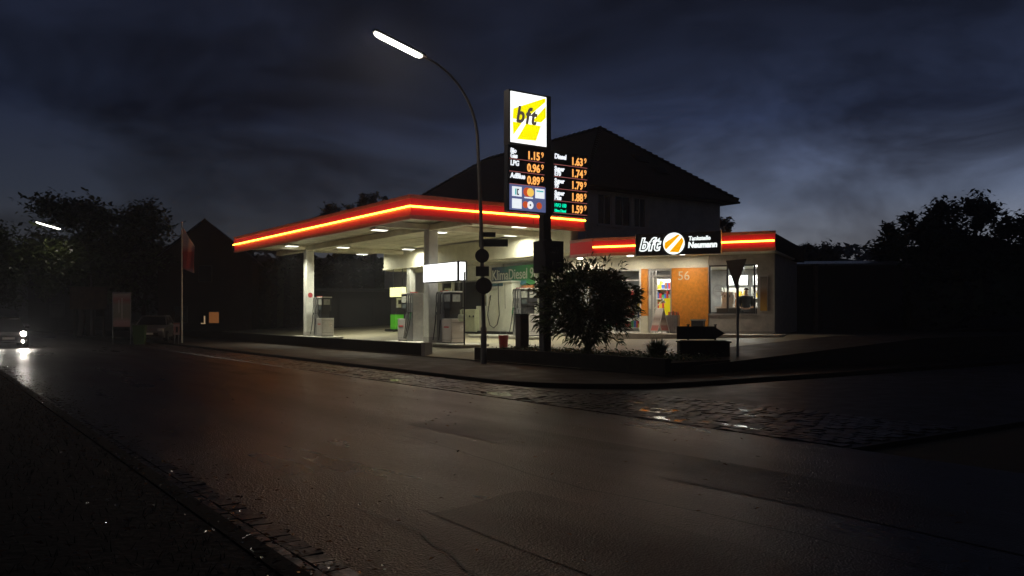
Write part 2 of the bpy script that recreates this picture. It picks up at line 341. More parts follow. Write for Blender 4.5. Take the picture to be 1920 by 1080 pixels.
# ================================================================ CANOPY
WARM = (1,.98,.78)
cp = thing('station_canopy', 'long flat canopy with red fascia and yellow neon line over the pumps', 'canopy', (O.x,O.y,0), TH)
ZB, ZT, CB, CS = 5.0, 5.86, 8.0, 20.3
m = MB(); m.box((.12,.12,5.22), (CB-.02,CS-.12,5.30)); 
for i in range(1,8): m.box((i-.02,.13,5.2), (i+.02,CS-.13,5.219))       # joints between soffit panels
m.build('soffit', M_soffit, cp)
m = MB(); m.box((.12,.12,5.31), (CB-.1,CS-.12,5.6)); m.build('roof_deck', M_dconc, cp)
m = MB()
for s in (2.95,15.8): m.box((.14,s-.17,4.98), (CB-.03,s+.17,5.19))
m.box((2.32,.14,4.94), (2.68,CS-.14,5.18)); m.build('beam', M_soffit, cp)
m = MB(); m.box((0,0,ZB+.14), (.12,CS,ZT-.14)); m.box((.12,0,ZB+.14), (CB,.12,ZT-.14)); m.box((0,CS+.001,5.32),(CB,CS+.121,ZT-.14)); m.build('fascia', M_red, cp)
m = MB()
for z0, z1 in ((ZB,ZB+.137), (ZT-.137,ZT)):
    m.box((-.03,-.03,z0), (.12,CS,z1)); m.box((.121,-.03,z0), (CB+.02,.12,z1))
m.build('fascia_trim', mat('red_trim', (.46,.15,.15), .35, var=.2, vs=3), cp)
for s in (4.1,8.2,12.3,16.4): m = MB(); m.box((-.004,s-.008,ZB+.14),(-.001,s+.008,ZT-.14)); m.build('fascia_joint', M_dark, cp)
for b in (2.7,5.4): m = MB(); m.box((b-.008,-.004,ZB+.14),(b+.008,-.001,ZT-.14)); m.build('fascia_joint', M_dark, cp)
m = MB(); m.tube([(-.09,CS-.1,5.43),(-.09,-.09,5.43),(CB-.02,-.09,5.43)], .032, 8); m.build('neon_tube', M_neon, cp)
for s in (2.95,15.8):
    z0 = fz(2.5)+.1; m = MB(); m.rbox((2.29,s-.21,z0), (2.71,s+.21,4.975), .02); col = m.build('column', M_white, cp)
    m = MB(); m.rbox((2.27,s-.23,z0-.02), (2.73,s+.23,z0+.25), .02); m.build('column_foot', M_lgrey, col)
    if s > 10:
        m = MB(); m.add(disc((2.5,s-.214,2.62), .13, '-y'), [tuple(range(28))]); m.build('notice_sticker', mat('sticker_red', (.5,.06,.07), .5, var=.5, vs=20), col)
for b, s in ((1.4,15.3),(1.4,5.3),(3.9,14.6),(3.9,4.7),(7.25,13.7),(7.25,4.1),(5.4,.9),(6.85,18.6)):
    m = MB(); m.rbox((b-.34,s-.24,5.10), (b+.34,s+.24,5.199), .04); lt = m.build('canopy_light', M_white, cp)
    m = MB(); m.rbox((b-.29,s-.19,5.085), (b+.29,s+.19,5.099), .03); m.build('lens', M_lamp, lt)
    a = area('canopy_lamp', (b,s,5.07), 0, .55, .35, 105 if b < 6 else 115, WARM, cp, spread=108 if b < 6 else 172)
# ================================================================ STATION BUILDING + SHOP
bd = thing('station_building', 'low cream petrol station building with shop, orange panels and red neon fascia', 'building', (O.x,O.y,0), TH)
def sh2l(x, y):     # shop frame -> station frame
    v = Vector(SH(x,y))-O; return (v.dot(Bv), v.dot(Av))
# cream beam and overhang beside the canopy
m = MB(); m.rbox((8.03,.9,4.27), (8.45,18.2,5.17), .03); m.box((7.99,.9,4.20), (8.5,18.25,4.265)); m.build('overhang_beam', M_cream, bd)
m = MB(); m.box((8.2,.9,4.13), (12.9,18.2,4.195)); m.box((8.5,.9,4.3),(12.9,18.2,4.5)); m.build('overhang_soffit', M_soffit, bd)
m = MB(); m.box((9.6,1.9,.7), (9.8,9.6,4.125)); m.box((9.6,14.2,.7), (9.8,16.2,4.125)); m.box((9.6,9.6,.7),(9.8,14.2,1.3)); m.box((9.6,9.6,3.4),(9.8,14.2,4.125)); m.box((9.8,16.0,.7),(12.9,16.2,4.125))
for s in (4.9,8.2,9.9,12.9): m.box((9.52,s-.14,.7), (9.598,s+.14,4.12))
m.build('ground_floor_wall', M_white, bd)
m = MB(); m.rbox((8.05,s_at(770,8.2)-.2,.65), (8.4,s_at(770,8.2)+.2,4.195), .02); m.build('pillar', M_white, bd)
wn = MB()
for s0,s1 in ((9.62,11.9),(11.95,14.18)):
    for a,b_ in ((s0,s0+.06),(s1-.06,s1)): wn.box((9.62,a,1.3),(9.72,b_,3.4))
    wn.box((9.62,s0+.06,1.3),(9.72,s1-.06,1.37)); wn.box((9.62,s0+.06,3.33),(9.72,s1-.06,3.4))
wf = wn.build('window', M_grey, bd); m = MB(); m.quad((9.67,9.65,1.3),(9.67,9.65,3.4),(9.67,14.15,3.4),(9.67,14.15,1.3)); m.build('pane', mat('dark_glass', (.02,.02,.018), .08), wf)
# wall posters
def poster(name, s, z, w_, h_, m_, label, b=9.50):
    q = MB(); q.box((b-.02,s-w_/2,z-h_/2), (b,s+w_/2,z+h_/2)); o = q.build(name, m_, None); locS(o); return tag(o, label, 'poster')
M_pbrown = mat('poster_brown', (.33,.19,.10), .5, var=.6, vs=6)
poster('poster', s_at(926,9.5), zz(562,42), .95, 1.0, M_pbrown, 'brown printed poster on the white wall under the green banner')
poster('poster', s_at(910,9.5), zz(550,42.6), .55, .9, mat('poster_olive', (.28,.26,.12), .5, var=.6, vs=7), 'olive yellow poster left of the brown wall poster')
# green blue banner
def gradmat(name, stops, axis, rough=.5, es=0):
    m_ = bpy.data.materials.new(name); m_.use_nodes = True; t = m_.node_tree; n = t.nodes; p = n['Principled BSDF']; p.inputs['Roughness'].default_value = rough
    c = n.new('ShaderNodeTexCoord'); sx = n.new('ShaderNodeSeparateXYZ'); t.links.new(c.outputs['Generated'], sx.inputs[0]); rp = n.new('ShaderNodeValToRGB')
    e = rp.color_ramp.elements
    while len(e) < len(stops): e.new(.5)
    for i,(q,cc) in enumerate(stops): e[i].position = q; e[i].color = (*cc,1)
    t.links.new(sx.outputs[axis], rp.inputs[0]); t.links.new(rp.outputs[0], p.inputs['Base Color']); return m_
bn = thing('banner', 'blue to green advertising banner reading KlimaDiesel on the wall behind the pumps', 'banner', (O.x,O.y,0), TH)
sb0, sb1 = s_at(1006,9.0), s_at(922,9.0); zb0, zb1 = 3.0, 3.93
m = MB(); m.box((8.99,sb0,zb0), (9.02,sb1,zb1)); m.build('cloth', gradmat('banner_green_blue', [(0,(.10,.42,.12)),(.45,(.03,.30,.16)),(.8,(.05,.12,.22)),(1,(.03,.05,.12))], 1), bn)
m = MB(); m.box((8.98,sb1-2.9,zb0+.02), (8.989,sb1-.1,zb0+.2)); m.build('lower_band', mat('band_blue', (.10,.32,.45), .5, var=.4, vs=12), bn)
text('KlimaDiesel 90', 'lettering', mat('banner_white', (.85,.9,.85), .5), bn, (8.982, sb1-.05, zb0+.30), .70, '-x', .008, 0, .88)
# orange and yellow posters under the banner
poster('poster', s_at(990,8.9), 2.84, .95, .26, mat('poster_orange', (.6,.22,.08), .5, var=.35, vs=8), 'narrow orange strip poster directly under the right end of the banner', 8.9)
poster('poster', s_at(990,8.9), 2.56, .95, .24, mat('poster_yellow', (.55,.55,.03), .5, var=.3, vs=8), 'narrow yellow strip poster below the orange strip', 8.9)
m = MB(); m.box((8.92,sb0-.1,.7), (8.99,sb0,4.12)); m.build('banner_support', M_white, bd)
# --- shop part, built in station-local coordinates through sh2l
def shT(mb, z=0):    # transform placing shop-frame geometry into the station frame
    x0, y0 = sh2l(0,0); mb.T = Matrix.Translation((x0,y0,z)) @ Matrix.Rotation(TC-TH, 4, 'Z'); return mb
p0, p1, p2 = sh2l(0,0), sh2l(7.05,0), sh2l(7.05,9)
m = MB(); m.prism([(8.0,.85), p0, p1, p2, (13,5.6), (8.5,.85)], 4.02, 4.62); m.build('shop_roof', M_dconc, bd)
m = MB(); m.prism([(8.02,.84), sh2l(.03,.03), sh2l(7.02,.03), sh2l(7.02,6), (12.8,5.5), (8.5,.84)], 3.96, 4.015); m.build('shop_soffit', M_soffit, bd)
# fascia: red boards with pale trims, running round the corner
def fas(mb, x0, x1, z0, z1, y=-.06): shT(mb).box((x0,y,z0), (x1,-.001,z1)); return mb
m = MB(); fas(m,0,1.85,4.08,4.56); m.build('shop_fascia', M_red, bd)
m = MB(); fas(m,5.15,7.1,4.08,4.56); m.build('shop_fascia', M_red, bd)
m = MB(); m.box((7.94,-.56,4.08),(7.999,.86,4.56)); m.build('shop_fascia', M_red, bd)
for z0, z1 in ((3.95,4.078),(4.562,4.68)):
    m = MB(); fas(m,-.03,1.85,z0,z1,-.08); m.build('shop_fascia_trim', M_redtrim, bd)
    m = MB(); fas(m,5.15,7.12,z0,z1,-.08); m.build('shop_fascia_trim', M_redtrim, bd)
    m = MB(); m.box((7.92,-.58,z0),(7.998,.86,z1)); m.build('shop_fascia_trim', M_redtrim, bd)
m = shT(MB()); m.tube([(.05,-.13,4.31),(1.84,-.13,4.31)], .03, 8); m.build('neon_tube', M_neon, bd)
m = shT(MB()); m.tube([(5.17,-.13,4.31),(7.08,-.13,4.31)], .03, 8); m.build('neon_tube', M_neon, bd)
sg = thing('shop_sign', 'black fascia sign with lit bft letters, orange striped disc and white station name', 'sign', (P0.x,P0.y,0), TC)
m = MB(); m.box((1.86,-.16,3.9), (5.14,-.062,4.74)); m.build('sign_board', mat('black_board', (.03,.028,.028), .35), sg)
for x_ in (1.83,5.145): m = MB(); m.box((x_,-.18,3.86),(x_+.025,-.05,4.78)); m.build('edge_strip', M_white, sg)
M_halo = glow('letter_halo', (.92,1,.98), 1.3); M_ink = mat('letter_black', (.02,.02,.02), .5)
text('bft', 'letter_glow', M_halo, sg, (1.99,-.175,4.11), .66, '-y', .045, .25, .98, .004, spacing=1.12)
text('bft', 'lettering', M_ink, sg, (1.99,-.19,4.11), .66, '-y', -.004, .25, .98, .004, spacing=1.12)
m = MB(); m.add(disc((3.37,-.20,4.33), .42, '-y', 40), [tuple(range(40))]); m.build('emblem_disc', M_halo, sg)
def clipdisc(cx, cz, r, poly, y):   # keep polygon points inside the disc by radial clamp
    out = []
    n = len(poly)
    for i in range(n):
        a, b = Vector(poly[i]), Vector(poly[(i+1)%n])
        for j in range(10):
            p = a.lerp(b, j/10); d = p.length
            if d > 1: p = p/d
            out.append((cx+p.x*r, y, cz+p.y*r))
    return out
m = MB()
for poly in ([(.42,.9),(-.9,.12),(-.98,-.36),(-.78,-.58),(.62,.8)], [(.80,.58),(-.46,-.82),(.5,-.9),(1.05,.3)]):
    P_ = clipdisc(3.37,4.33,.385,poly,-.206); m.add(P_, [tuple(range(len(P_)))])
m.build('emblem_stripes', glow('emblem_orange', (1,.42,.0), 1.0), sg)
text('Tankstelle', 'lettering', M_halo, sg, (3.93,-.17,4.43), .22, '-y', .006, .1, .92)
text('Neumann', 'lettering', M_halo, sg, (3.91,-.17,4.15), .31, '-y', .012, .1, .90)
# shop front wall, y=1.5 in shop frame
WY = 1.5
M_wall = mat('shop_render', (.42,.38,.33), .75, var=.22, vs=4, bump=.2, bs=50)
TZ = .86
m = shT(MB()); m.box((4.32,WY,TZ-.2),(6.85,WY+.2,1.58)); m.box((6.2,WY,1.58),(6.85,WY+.2,3.955)); m.box((6.65,WY+.2,TZ-.2),(6.85,8,3.955)); m.box((4.32,WY,3.56),(6.2,WY+.2,3.955)); m.build('shop_wall', M_wall, bd)
m = shT(MB()); m.box((4.3,WY-.06,1.585),(6.2,WY+.15,1.64)); m.box((4.32,WY-.015,TZ-.2),(6.87,WY-.001,TZ+.1)); m.build('window_sill', M_conc, bd)
m = shT(MB()); m.box((-2,WY,3.48),(4.3,WY+.15,3.955)); m.build('lintel', M_soffit, bd)
m = shT(MB()); m.box((2.83,WY-.03,TZ-.2),(4.3,WY+.16,3.475)); m.build('orange_wall', M_orange, bd)
text('56', 'house_number', mat('number_silver', (.65,.6,.5), .35, .3), bd, (0,0,0), .5); hn = bpy.data.objects[-1] if False else None
hn = [o for o in bpy.data.objects if o.name.startswith('house_number')][0]
x0_, y0_ = sh2l(3.08,WY-.04); hn.matrix_local = Matrix.Translation((x0_,y0_,3.0)) @ Matrix.Rotation(TC-TH,4,'Z')
m = shT(MB()); m.box((1.56,WY-.03,1.55),(1.83,WY+.16,3.475)); m.build('orange_pillar', M_orange, bd)
m = shT(MB()); m.box((1.54,WY-.04,TZ-.2),(1.85,WY+.17,1.548)); m.build('pillar_base', M_cream, bd)
# glazing left of the door
m = shT(MB())
for x in (-2,-.85,.3,1.46): m.box((x,WY+.02,TZ),(x+.07,WY+.1,3.475))
for z in (TZ,1.35,3.0,3.42): m.box((-1.93,WY+.03,z),(1.46,WY+.09,z+.05))
fr = m.build('window_frame', M_white, bd); m = shT(MB()); m.quad((-1.93,WY+.06,TZ),(1.46,WY+.06,TZ),(1.46,WY+.06,3.45),(-1.93,WY+.06,3.45)); m.build('pane', M_glass, fr)
# door: open leaf, frame, transom
m = shT(MB())
for x in (1.86,1.98,2.12,2.76): m.box((x,WY+.02,TZ),(x+.05,WY+.12,3.475))
m.box((1.91,WY+.03,3.15),(2.76,WY+.11,3.22)); m.box((1.91,WY+.03,3.40),(2.76,WY+.11,3.47)); fr = m.build('door_frame', M_lgrey, bd)
m = shT(MB()); m.box((2.05,WY-.02,TZ),(2.10,WY+.01,3.1)); m.box((1.88,WY-.02,1.85),(1.97,WY-.005,2.4)); m.box((2.17,WY+.04,TZ+.02),(2.2,WY+.08,3.1)); m.build('door_handle', M_white, fr)
# shop window with frame and glass
m = shT(MB())
for x in (4.32,5.02,6.05): m.box((x,WY+.04,1.645),(x+.07,WY+.12,3.555))
m.box((4.39,WY+.04,1.645),(6.05,WY+.12,1.70)); m.box((4.39,WY+.04,3.5),(6.05,WY+.12,3.555)); fr = m.build('shop_window', M_dark, bd)
m = shT(MB()); m.quad((4.35,WY+.08,1.65),(6.1,WY+.08,1.65),(6.1,WY+.08,3.55),(4.35,WY+.08,3.55)); m.build('pane', M_glass, fr)
# poster case right of the window
pc = thing('poster_case', 'narrow framed yellow poster case on the wall right of the shop window', 'poster case', (*SH(6.45,WY),0), TC)
m = MB(); m.box((-.16,-.05,1.72),(.16,-.001,3.1)); m.build('frame', M_lgrey, pc); m = MB(); m.box((-.13,-.056,1.75),(.13,-.051,3.07)); m.build('poster', gradmat('poster_amber', [(0,(.5,.28,.04)),(.5,(.25,.12,.03)),(.7,(.3,.25,.2)),(1,(.15,.13,.11))], 2), pc)
# interior shell
m = shT(MB()); m.box((-2,WY+.2,.5),(6.64,7.8,TZ)); m.build('shop_floor', mat('floor_tiles', (.4,.38,.34), .3, var=.2), bd)
m = shT(MB()); m.box((-2,6.2,TZ),(6.64,6.4,3.7)); m.box((-2.1,WY+.2,TZ),(-2,6.2,3.7)); m.build('interior_wall', mat('inner_wall', (.34,.34,.33), .7, var=.2, vs=4), bd)
m = shT(MB()); m.box((-2,WY+.21,3.62),(6.64,6.2,3.7)); m.build('shop_ceiling', M_white, bd)
for x, y in ((.2,3),(2.4,2.6),(2.4,4.6),(4.8,2.7),(4.8,4.6),(6,3.6)):
    m = shT(MB()); m.box((x-.3,y-.12,3.585),(x+.3,y+.12,3.615)); m.build('ceiling_light', glow('ceiling_panel', (1,.98,.92), 5), bd)
for x, y in ((2.3,3.6),(5.2,3.4)):
    v = SH(x,y); area('shop_lamp', (v[0],v[1],3.57), TC, 1.6, .8, 110, (1,.97,.9))
for x in (1.45,3.55):     # downlights under the shop soffit
    m = shT(MB()); m.tube([(x,.35,3.93),(x,.35,3.958)], .12, 16); m.build('downlight', glow('downlight_lens', (1,.95,.85), 8), bd)
    v = SH(x,.5); area('shop_soffit_lamp', (v[0],v[1],3.9), TC, .2, .2, 30, (1,.9,.75))
m = shT(MB()); m.tube([(-.9,.9,3.93),(-.9,.9,3.958)], .12, 16); m.build('downlight', glow('downlight_lens', (1,.95,.85), 8), bd)
v = SH(-.9,.9); area('shop_soffit_lamp', (v[0],v[1],3.9), TC, .2, .2, 30, (1,.9,.75))
# terrace in front of the shop
m = MB(); m.prism([sh2l(-1.2,0.4), sh2l(-.3,-.6), sh2l(7.4,-.6), sh2l(7.4,1.49), sh2l(-1.2,1.49)], .5, TZ); locS(struct(m.build('terrace', mat('terrace_slabs', (.46,.42,.36), .55, var=.2, vs=4, bump=.15))))
# ---- things in and before the shop
def inshop(name, label, cat, x, y, z=TZ, group=None, rz=0): return thing(name, label, cat, (*SH(x,y),z), TC+rz, group)
def colr(i): return mat('goods_%s' % ['red','white','blue','yellow','green','brown'][i], [(.5,.04,.03),(.7,.7,.66),(.05,.12,.4),(.7,.5,.04),(.06,.3,.08),(.2,.09,.04)][i], .4)
def shelf(x, y, w_, label, n=4, h=1.9):
    t = inshop('shop_shelf', label, 'shelf', x, y, group='shelves inside the shop')
    q = MB(); q.box((-w_/2,.2,0),(w_/2,.24,h)); q.box((-w_/2-.03,-.2,0),(-w_/2,.24,h)); q.box((w_/2,-.2,0),(w_/2+.03,.24,h)); q.build('side_panel', M_white, t)
    for k in range(n):
        z = .15+k*(h-.2)/n; q = MB(); q.box((-w_/2,-.2,z),(w_/2,.2,z+.03)); q.build('shelf_board', M_white, t)
        q = MB(); x_ = -w_/2+.03
        while x_ < w_/2-.1:
            ww = random.uniform(.06,.14); q.cur = random.randrange(6); hh = random.uniform(.14,(h-.2)/n-.08); q.box((x_,-.17,z+.031),(x_+ww-.012,.1,z+.031+hh)); x_ += ww
        q.build('goods', [colr(i) for i in range(6)], t)
shelf(.3,3.4,1.8,'goods shelf seen through the glazing left of the shop door')
shelf(2.3,4.0,1.5,'goods shelf seen straight through the open shop door', 5, 2.3)
shelf(4.75,4.6,1.0,'goods shelf behind the left half of the shop window')
shelf(6.0,4.6,1.0,'goods shelf behind the counter on the right of the shop window')
ct = inshop('shop_counter', 'dark shop counter standing behind the big window', 'counter', 5.2, 3.1)
m = MB(); m.rbox((-.85,-.3,0),(.9,.3,1.0),.03); m.build('body', M_dark, ct); m = MB(); m.box((-.9,-.36,1.0),(.95,.36,1.05)); m.build('worktop', mat('worktop', (.5,.5,.5), .2), ct)
cm = inshop('coffee_machine', 'steel coffee machine on the dark counter behind the shop window', 'coffee machine', 4.75, 3.1, TZ+1.05)
m = MB(); m.rbox((-.25,-.22,0),(.25,.22,.12),.02); m.rbox((-.25,0,.12),(.25,.22,.5),.02); m.rbox((-.25,-.22,.5),(.25,.22,.62),.02); m.build('body', M_lgrey, cm)
m = MB(); m.tube([(-.1,-.1,.5),(-.1,-.1,.4)],.02,8); m.tube([(.1,-.1,.5),(.1,-.1,.4)],.02,8); m.build('spout', M_black, cm)
for (xa, w_, lab) in ((5.05,.85,'wide lit white menu screen hanging left of the yield sign'), (6.0,.62,'lit white menu screen hanging above the person in the shop')):
    t = inshop('menu_screen', lab, 'screen', xa, 3.5, 3.02, 'lit screens above the counter')
    m = MB(); m.box((-w_/2-.03,0,-.23),(w_/2+.03,.06,.23)); m.build('frame', M_dark, t); m = MB(); m.box((-w_/2,-.006,-.2),(w_/2,-.001,.2)); m.build('screen', glow('screen_white', (.95,1,.98), .95), t)
    m = MB(); m.tube([(-w_/3,.03,.23),(-w_/3,.03,.59)],.012,6); m.tube([(w_/3,.03,.23),(w_/3,.03,.59)],.012,6); m.build('hanger', M_dark, t)
# window decal
t = inshop('window_sticker', 'round grey printed sticker on the left pane of the shop window', 'sticker', 4.7, WY+.07, 2.55)
m = MB(); m.add(disc((0,0,0), .24, '-y', 30)+disc((0,0,0), .2, '-y', 30), [(i,(i+1)%30,30+(i+1)%30,30+i) for i in range(30)]); m.box((-.16,-.004,-.05),(.16,-.001,-.01)); m.box((-.13,-.004,.04),(.13,-.001,.07)); m.build('print', mat('decal_grey', (.25,.25,.24), .6), t)
# yellow display in the doorway
yd = inshop('display_stand', 'bright yellow display stand inside the open shop door', 'display stand', 2.62, 2.3)
m = MB(); m.rbox((-.28,-.18,.72),(.28,.18,1.42),.02); m.build('box', mat('yellow_self_glow', (.9,.85,.02), .4, emit=(1,.95,0), es=.25), yd)  # faint emission makes the box look lit, though it is no lamp
m = MB(); m.box((-.2,-.14,0),(.2,.14,.74)); m.build('base', M_grey, yd)
m = MB()
for i in range(6): m.cur = i%2; m.tube([(-.18+.07*i,0,1.42),(-.18+.07*i,-.02,1.55+.1*random.random())], .03, 8)
m.build('goods', [colr(0), colr(1)], yd)
# white leaning brush / barrier at the door
t = inshop('window_wiper', 'long white window wiper leaning across the shop doorway', 'wiper', 2.1, WY-.1)
m = MB(); m.tube([(-.02,0,.95),(.42,0,1.32)], .02, 8); m.build('stick', M_white, t); m = MB(); m.tube([(.36,-.03,1.42),(.48,.03,1.22)], .03, 6); m.build('head', M_white, t)
# A-frame board
ab = thing('pavement_board', 'leaning A frame advertising board with red foot before the shop door', 'a-board', (*SH(2.62,.5),TZ), TC-.75)
for sgn, nm in ((-1,'front_panel'),(1,'rear_panel')):
    m = MB(); T = Matrix.Translation((0,sgn*.28,0)) @ Matrix.Rotation(sgn*R(16),4,'X'); m.T = T
    for x in (-.3,.27): m.box((x,-.012,0),(x+.03,.012,1.02))
    for z in (.08,.99): m.box((-.27,-.011,z),(.27,.011,z+.03))
    fp = m.build(nm, M_lgrey, ab); m = MB(); m.T = T; m.box((-.26,-.006,.12),(.26,.006,.985)); m.build('poster', gradmat('aboard_print', [(0,(.5,.1,.07)),(.22,(.35,.12,.1)),(.3,(.5,.42,.36)),(.55,(.2,.14,.12)),(.8,(.55,.5,.45)),(1,(.6,.58,.55))], 2), fp)
tb = thing('rubbish_bin', 'grey ribbed bin with red topped goods standing at the orange wall', 'bin', (*SH(3.02,1.05),TZ), TC)
m = MB(); m.rbox((-.22,-.2,0),(.22,.2,.72),.04)
for i in range(6): m.box((-.2+.075*i,-.215,.05),(-.17+.075*i,-.2,.68))
m.build('body', M_grey, tb); m = MB()
for i in range(7): m.cur = i%2; m.tube([(-.18+.06*i,random.uniform(-.1,.1),.7),(-.18+.06*i,0,.84+random.uniform(0,.06))], .028, 7)
m.build('contents', [colr(0), colr(5)], tb)
db = thing('grit_box', 'small dark box at the foot of the orange wall below number 56', 'box', (*SH(4.0,1.1),TZ), TC)
m = MB(); m.rbox((-.24,-.2,0),(.24,.2,.5),.03); m.build('body', M_dark, db); m = MB(); m.box((-.26,-.22,.5),(.26,.22,.56)); m.build('lid', M_grey, db)
# ================================================================ PUMP ISLANDS AND PUMPS
def island(b0, b1, s0, s1, label):
    t = thing('pump_island', label, 'pump island', (O.x,O.y,0), TH); z = fz((b0+b1)/2); r_ = (b1-b0)/2; cb = (b0+b1)/2
    P_ = [(cb+r_*math.cos(R(a)), s0+r_*.6+r_*.6*math.sin(R(a))) for a in range(180,361,15)] + [(cb+r_*math.cos(R(a)), s1-r_*.6+r_*.6*math.sin(R(a))) for a in range(0,181,15)]
    m = MB(); m.prism(P_, z-.2, z+.06); m.build('kerb_body', M_conc, t); m = MB(); m.prism([(cb+(x-cb)*1.05, y+(.03 if y > (s0+s1)/2 else -.03)) for x,y in P_], z+.061, z+.11); m.build('top_slab', mat('island_slab', (.5,.48,.42), .5, var=.2, vs=4), t)
    return z+.11
IZ = island(2.05,3.45,-.1,6.3,'front pump island with its rounded end nearest the street lamp')
island(2.05,3.45,13.2,17.2,'far pump island round the left canopy column')
IZ3 = island(6.3,7.5,1.2,6.5,'pump island half hidden behind the dark litter post and bush')
def hose(mb, p, q, drop, out, r_=.016, n=16):
    pts = []
    for i in range(n+1):
        t = i/n; v = Vector(p).lerp(Vector(q), t); k = math.sin(math.pi*t); v = v + Vector(out)*k; v.z -= drop*k**.8; pts.append(v)
    mb.tube(pts, r_, 6)
def pump(label, b, s, z, flip=1, nh=3, body=M_lgrey, dark=M_grey, rz=0, cab=.92):
    # local x = b, local y = s; hose tower at +y*flip side, cabinet at -y*flip
    t = thing('fuel_pump', label, 'fuel pump', (*L(b,s),z), TH+rz, 'fuel pumps under the canopy')
    f = flip; Y = lambda a: a*f
    m = MB(); m.rbox((-.33,min(Y(-.62),Y(.08)),.04),(.33,max(Y(-.62),Y(.08)),cab),.03); cb = m.build('cabinet', body, t, bevel=.01)
    m = MB(); m.box((-.345,min(Y(-.45),Y(-.1)),.60),(-.331,max(Y(-.45),Y(-.1)),.66)); m.build('red_logo_strip', mat('logo_red', (.5,.05,.04), .4), cb)
    m = MB(); m.box((-.335,min(Y(-.6),Y(.06)),cab+.001),(.335,max(Y(-.6),Y(.06)),cab+.02)); m.build('top_edge', M_white, cb)
    m = MB(); m.box((-.30,min(Y(-.58),Y(.07)),0),(.30,max(Y(-.58),Y(.07)),.038)); m.build('foot', M_dark, cb)
    m = MB(); m.rbox((-.27,min(Y(.10),Y(.62)),0),(.27,max(Y(.10),Y(.62)),2.02),.03); tw = m.build('hose_tower', dark, t, bevel=.01)
    m = MB(); m.box((-.2,min(Y(-.3),Y(.095)),cab+.021),(.2,max(Y(-.3),Y(.095)),1.3)); m.build('stem', M_dark, t)
    m = MB(); m.rbox((-.24,min(Y(-.46),Y(.095)),1.3),(.24,max(Y(-.46),Y(.095)),1.98),.02); hd = m.build('display_head', M_dark, t, bevel=.008)
    m = MB(); m.box((-.252,min(Y(-.40),Y(.03)),1.62),(-.241,max(Y(-.40),Y(.03)),1.9)); m.box((-.17,Y(-.462),1.62),(.17,Y(-.472),1.9)); m.build('display', mat('pump_display', (.42,.43,.38), .25, var=.3, vs=9), hd)
    m = MB(); m.box((-.25,min(Y(-.34),Y(0)),1.38),(-.241,max(Y(-.34),Y(0)),1.55)); m.build('price_screen', mat('pump_lcd', (.10,.12,.12), .15), hd)
    m = MB(); m.box((-.27,min(Y(-.5),Y(.12)),1.981),(.27,max(Y(-.5),Y(.12)),2.03)); m.build('head_cap', mat('pump_cap', (.72,.70,.62), .4), hd)
    for k in range(nh):
        y = Y(.18+.36*k/max(nh-1,1)); x = -.30
        m = MB(); m.tube([(-.29,y,1.98),(-.32,y,1.84),(-.31,y,1.55)], .017, 6); hose(m, (-.31,y,1.56), (-.33,y,1.02), .02, (-.02,0,0)); hose(m, (-.33,y,1.0), (-.34,y+Y(.02),.95), .86, (-.10-.05*k,Y(-.05),0), .017)
        hs = m.build('hose', M_black, t)
        m = MB(); m.tube([(-.335,y,.9),(-.345,y,1.08),(-.30,y,1.19),(-.27,y,1.22)], [.02,.03,.026,.014], 8); m.box((-.37,y-.02,.93),(-.345,y+.02,1.07)); m.build('nozzle', mat('nozzle_%d'%(k%3), [(.25,.25,.25),(.12,.12,.13),(.05,.2,.08)][k%3], .35, .4), hs)
    m = MB()
    for k in range(nh): y = Y(.18+.36*k/max(nh-1,1)); m.box((-.285,y-.035,1.6),(-.271,y+.035,1.93))
    m.build('fuel_labels', mat('fuel_label', (.66,.66,.62), .4, var=.3, vs=14), tw)
    m = MB()
    for k in range(nh): y = Y(.18+.36*k/max(nh-1,1)); m.box((-.12,y-.04,2.02),(.02,y+.04,2.07))
    m.build('hose_caps', mat('cap_red', (.35,.05,.04), .4), tw)
    m = MB(); m.box((-.335,min(Y(-.56),Y(.02)),.12),(-.331,max(Y(-.56),Y(.02)),.13)); m.box((-.30,Y(-.622),.2),(.30,Y(-.626),.21)); m.box((-.30,Y(-.622),.8),(.30,Y(-.626),.81)); m.build('panel_joints', M_dark, cb)
    m = MB(); m.box((.05,Y(-.622),.5),(.22,Y(-.628),.7)); m.build('sticker', mat('sticker_pale', (.6,.55,.5), .5, var=.4, vs=20), cb)
    return t
pump('grey fuel pump on the far island at the left canopy column', 2.85, s_at(606,2.85), IZ, 1, 2)
pump('fuel pump with three black hoses on the left side of the near canopy column', 2.85, s_at(771,2.85), IZ, -1, 3)
pm3 = pump('fuel pump with shiny steel cabinet on the right side of the near canopy column', 2.85, s_at(844,2.85), IZ, 1, 2, body=mat('steel_cabinet', (.60,.54,.48), .32, .5, var=.05, vs=5, rvar=.05), cab=.94)
pump('grey fuel pump standing behind the dark litter post and the bush', 6.9, s_at(987,6.9), IZ3, 1, 3)
# lit box sign over the steel pump
s0, s1 = s_at(866,1.95), s_at(800,1.95)
bs = thing('lit_box_sign', 'white lit box sign on a dark post above the steel fuel pump', 'sign', (O.x,O.y,0), TH)
zb, zt = 2.86, 3.52
m = MB(); m.box((1.8,s0,zb),(2.1,s1,zt)); m.build('light_box', M_lightwhite, bs)
m = MB(); m.box((1.78,s0-.03,zb-.03),(1.83,s0+.06,zt+.03)); m.box((1.82,s0-.04,zb-.03),(2.12,s1+.03,zb-.001)); m.box((1.82,s0-.04,zt+.001),(2.12,s1+.03,zt+.03)); m.box((2.1,s0-.04,zb),(2.14,s0+.0,zt)); m.build('frame', M_dark, bs)
m = MB(); m.tube([(2.02,s0-.06,IZ),(2.02,s0-.06,zb+.3)], .03, 10); m.build('post', M_dark, bs)
Mt = mat('faint_grey_text', (.4,.4,.45), .5, emit=(.7,.7,.78), es=.62)
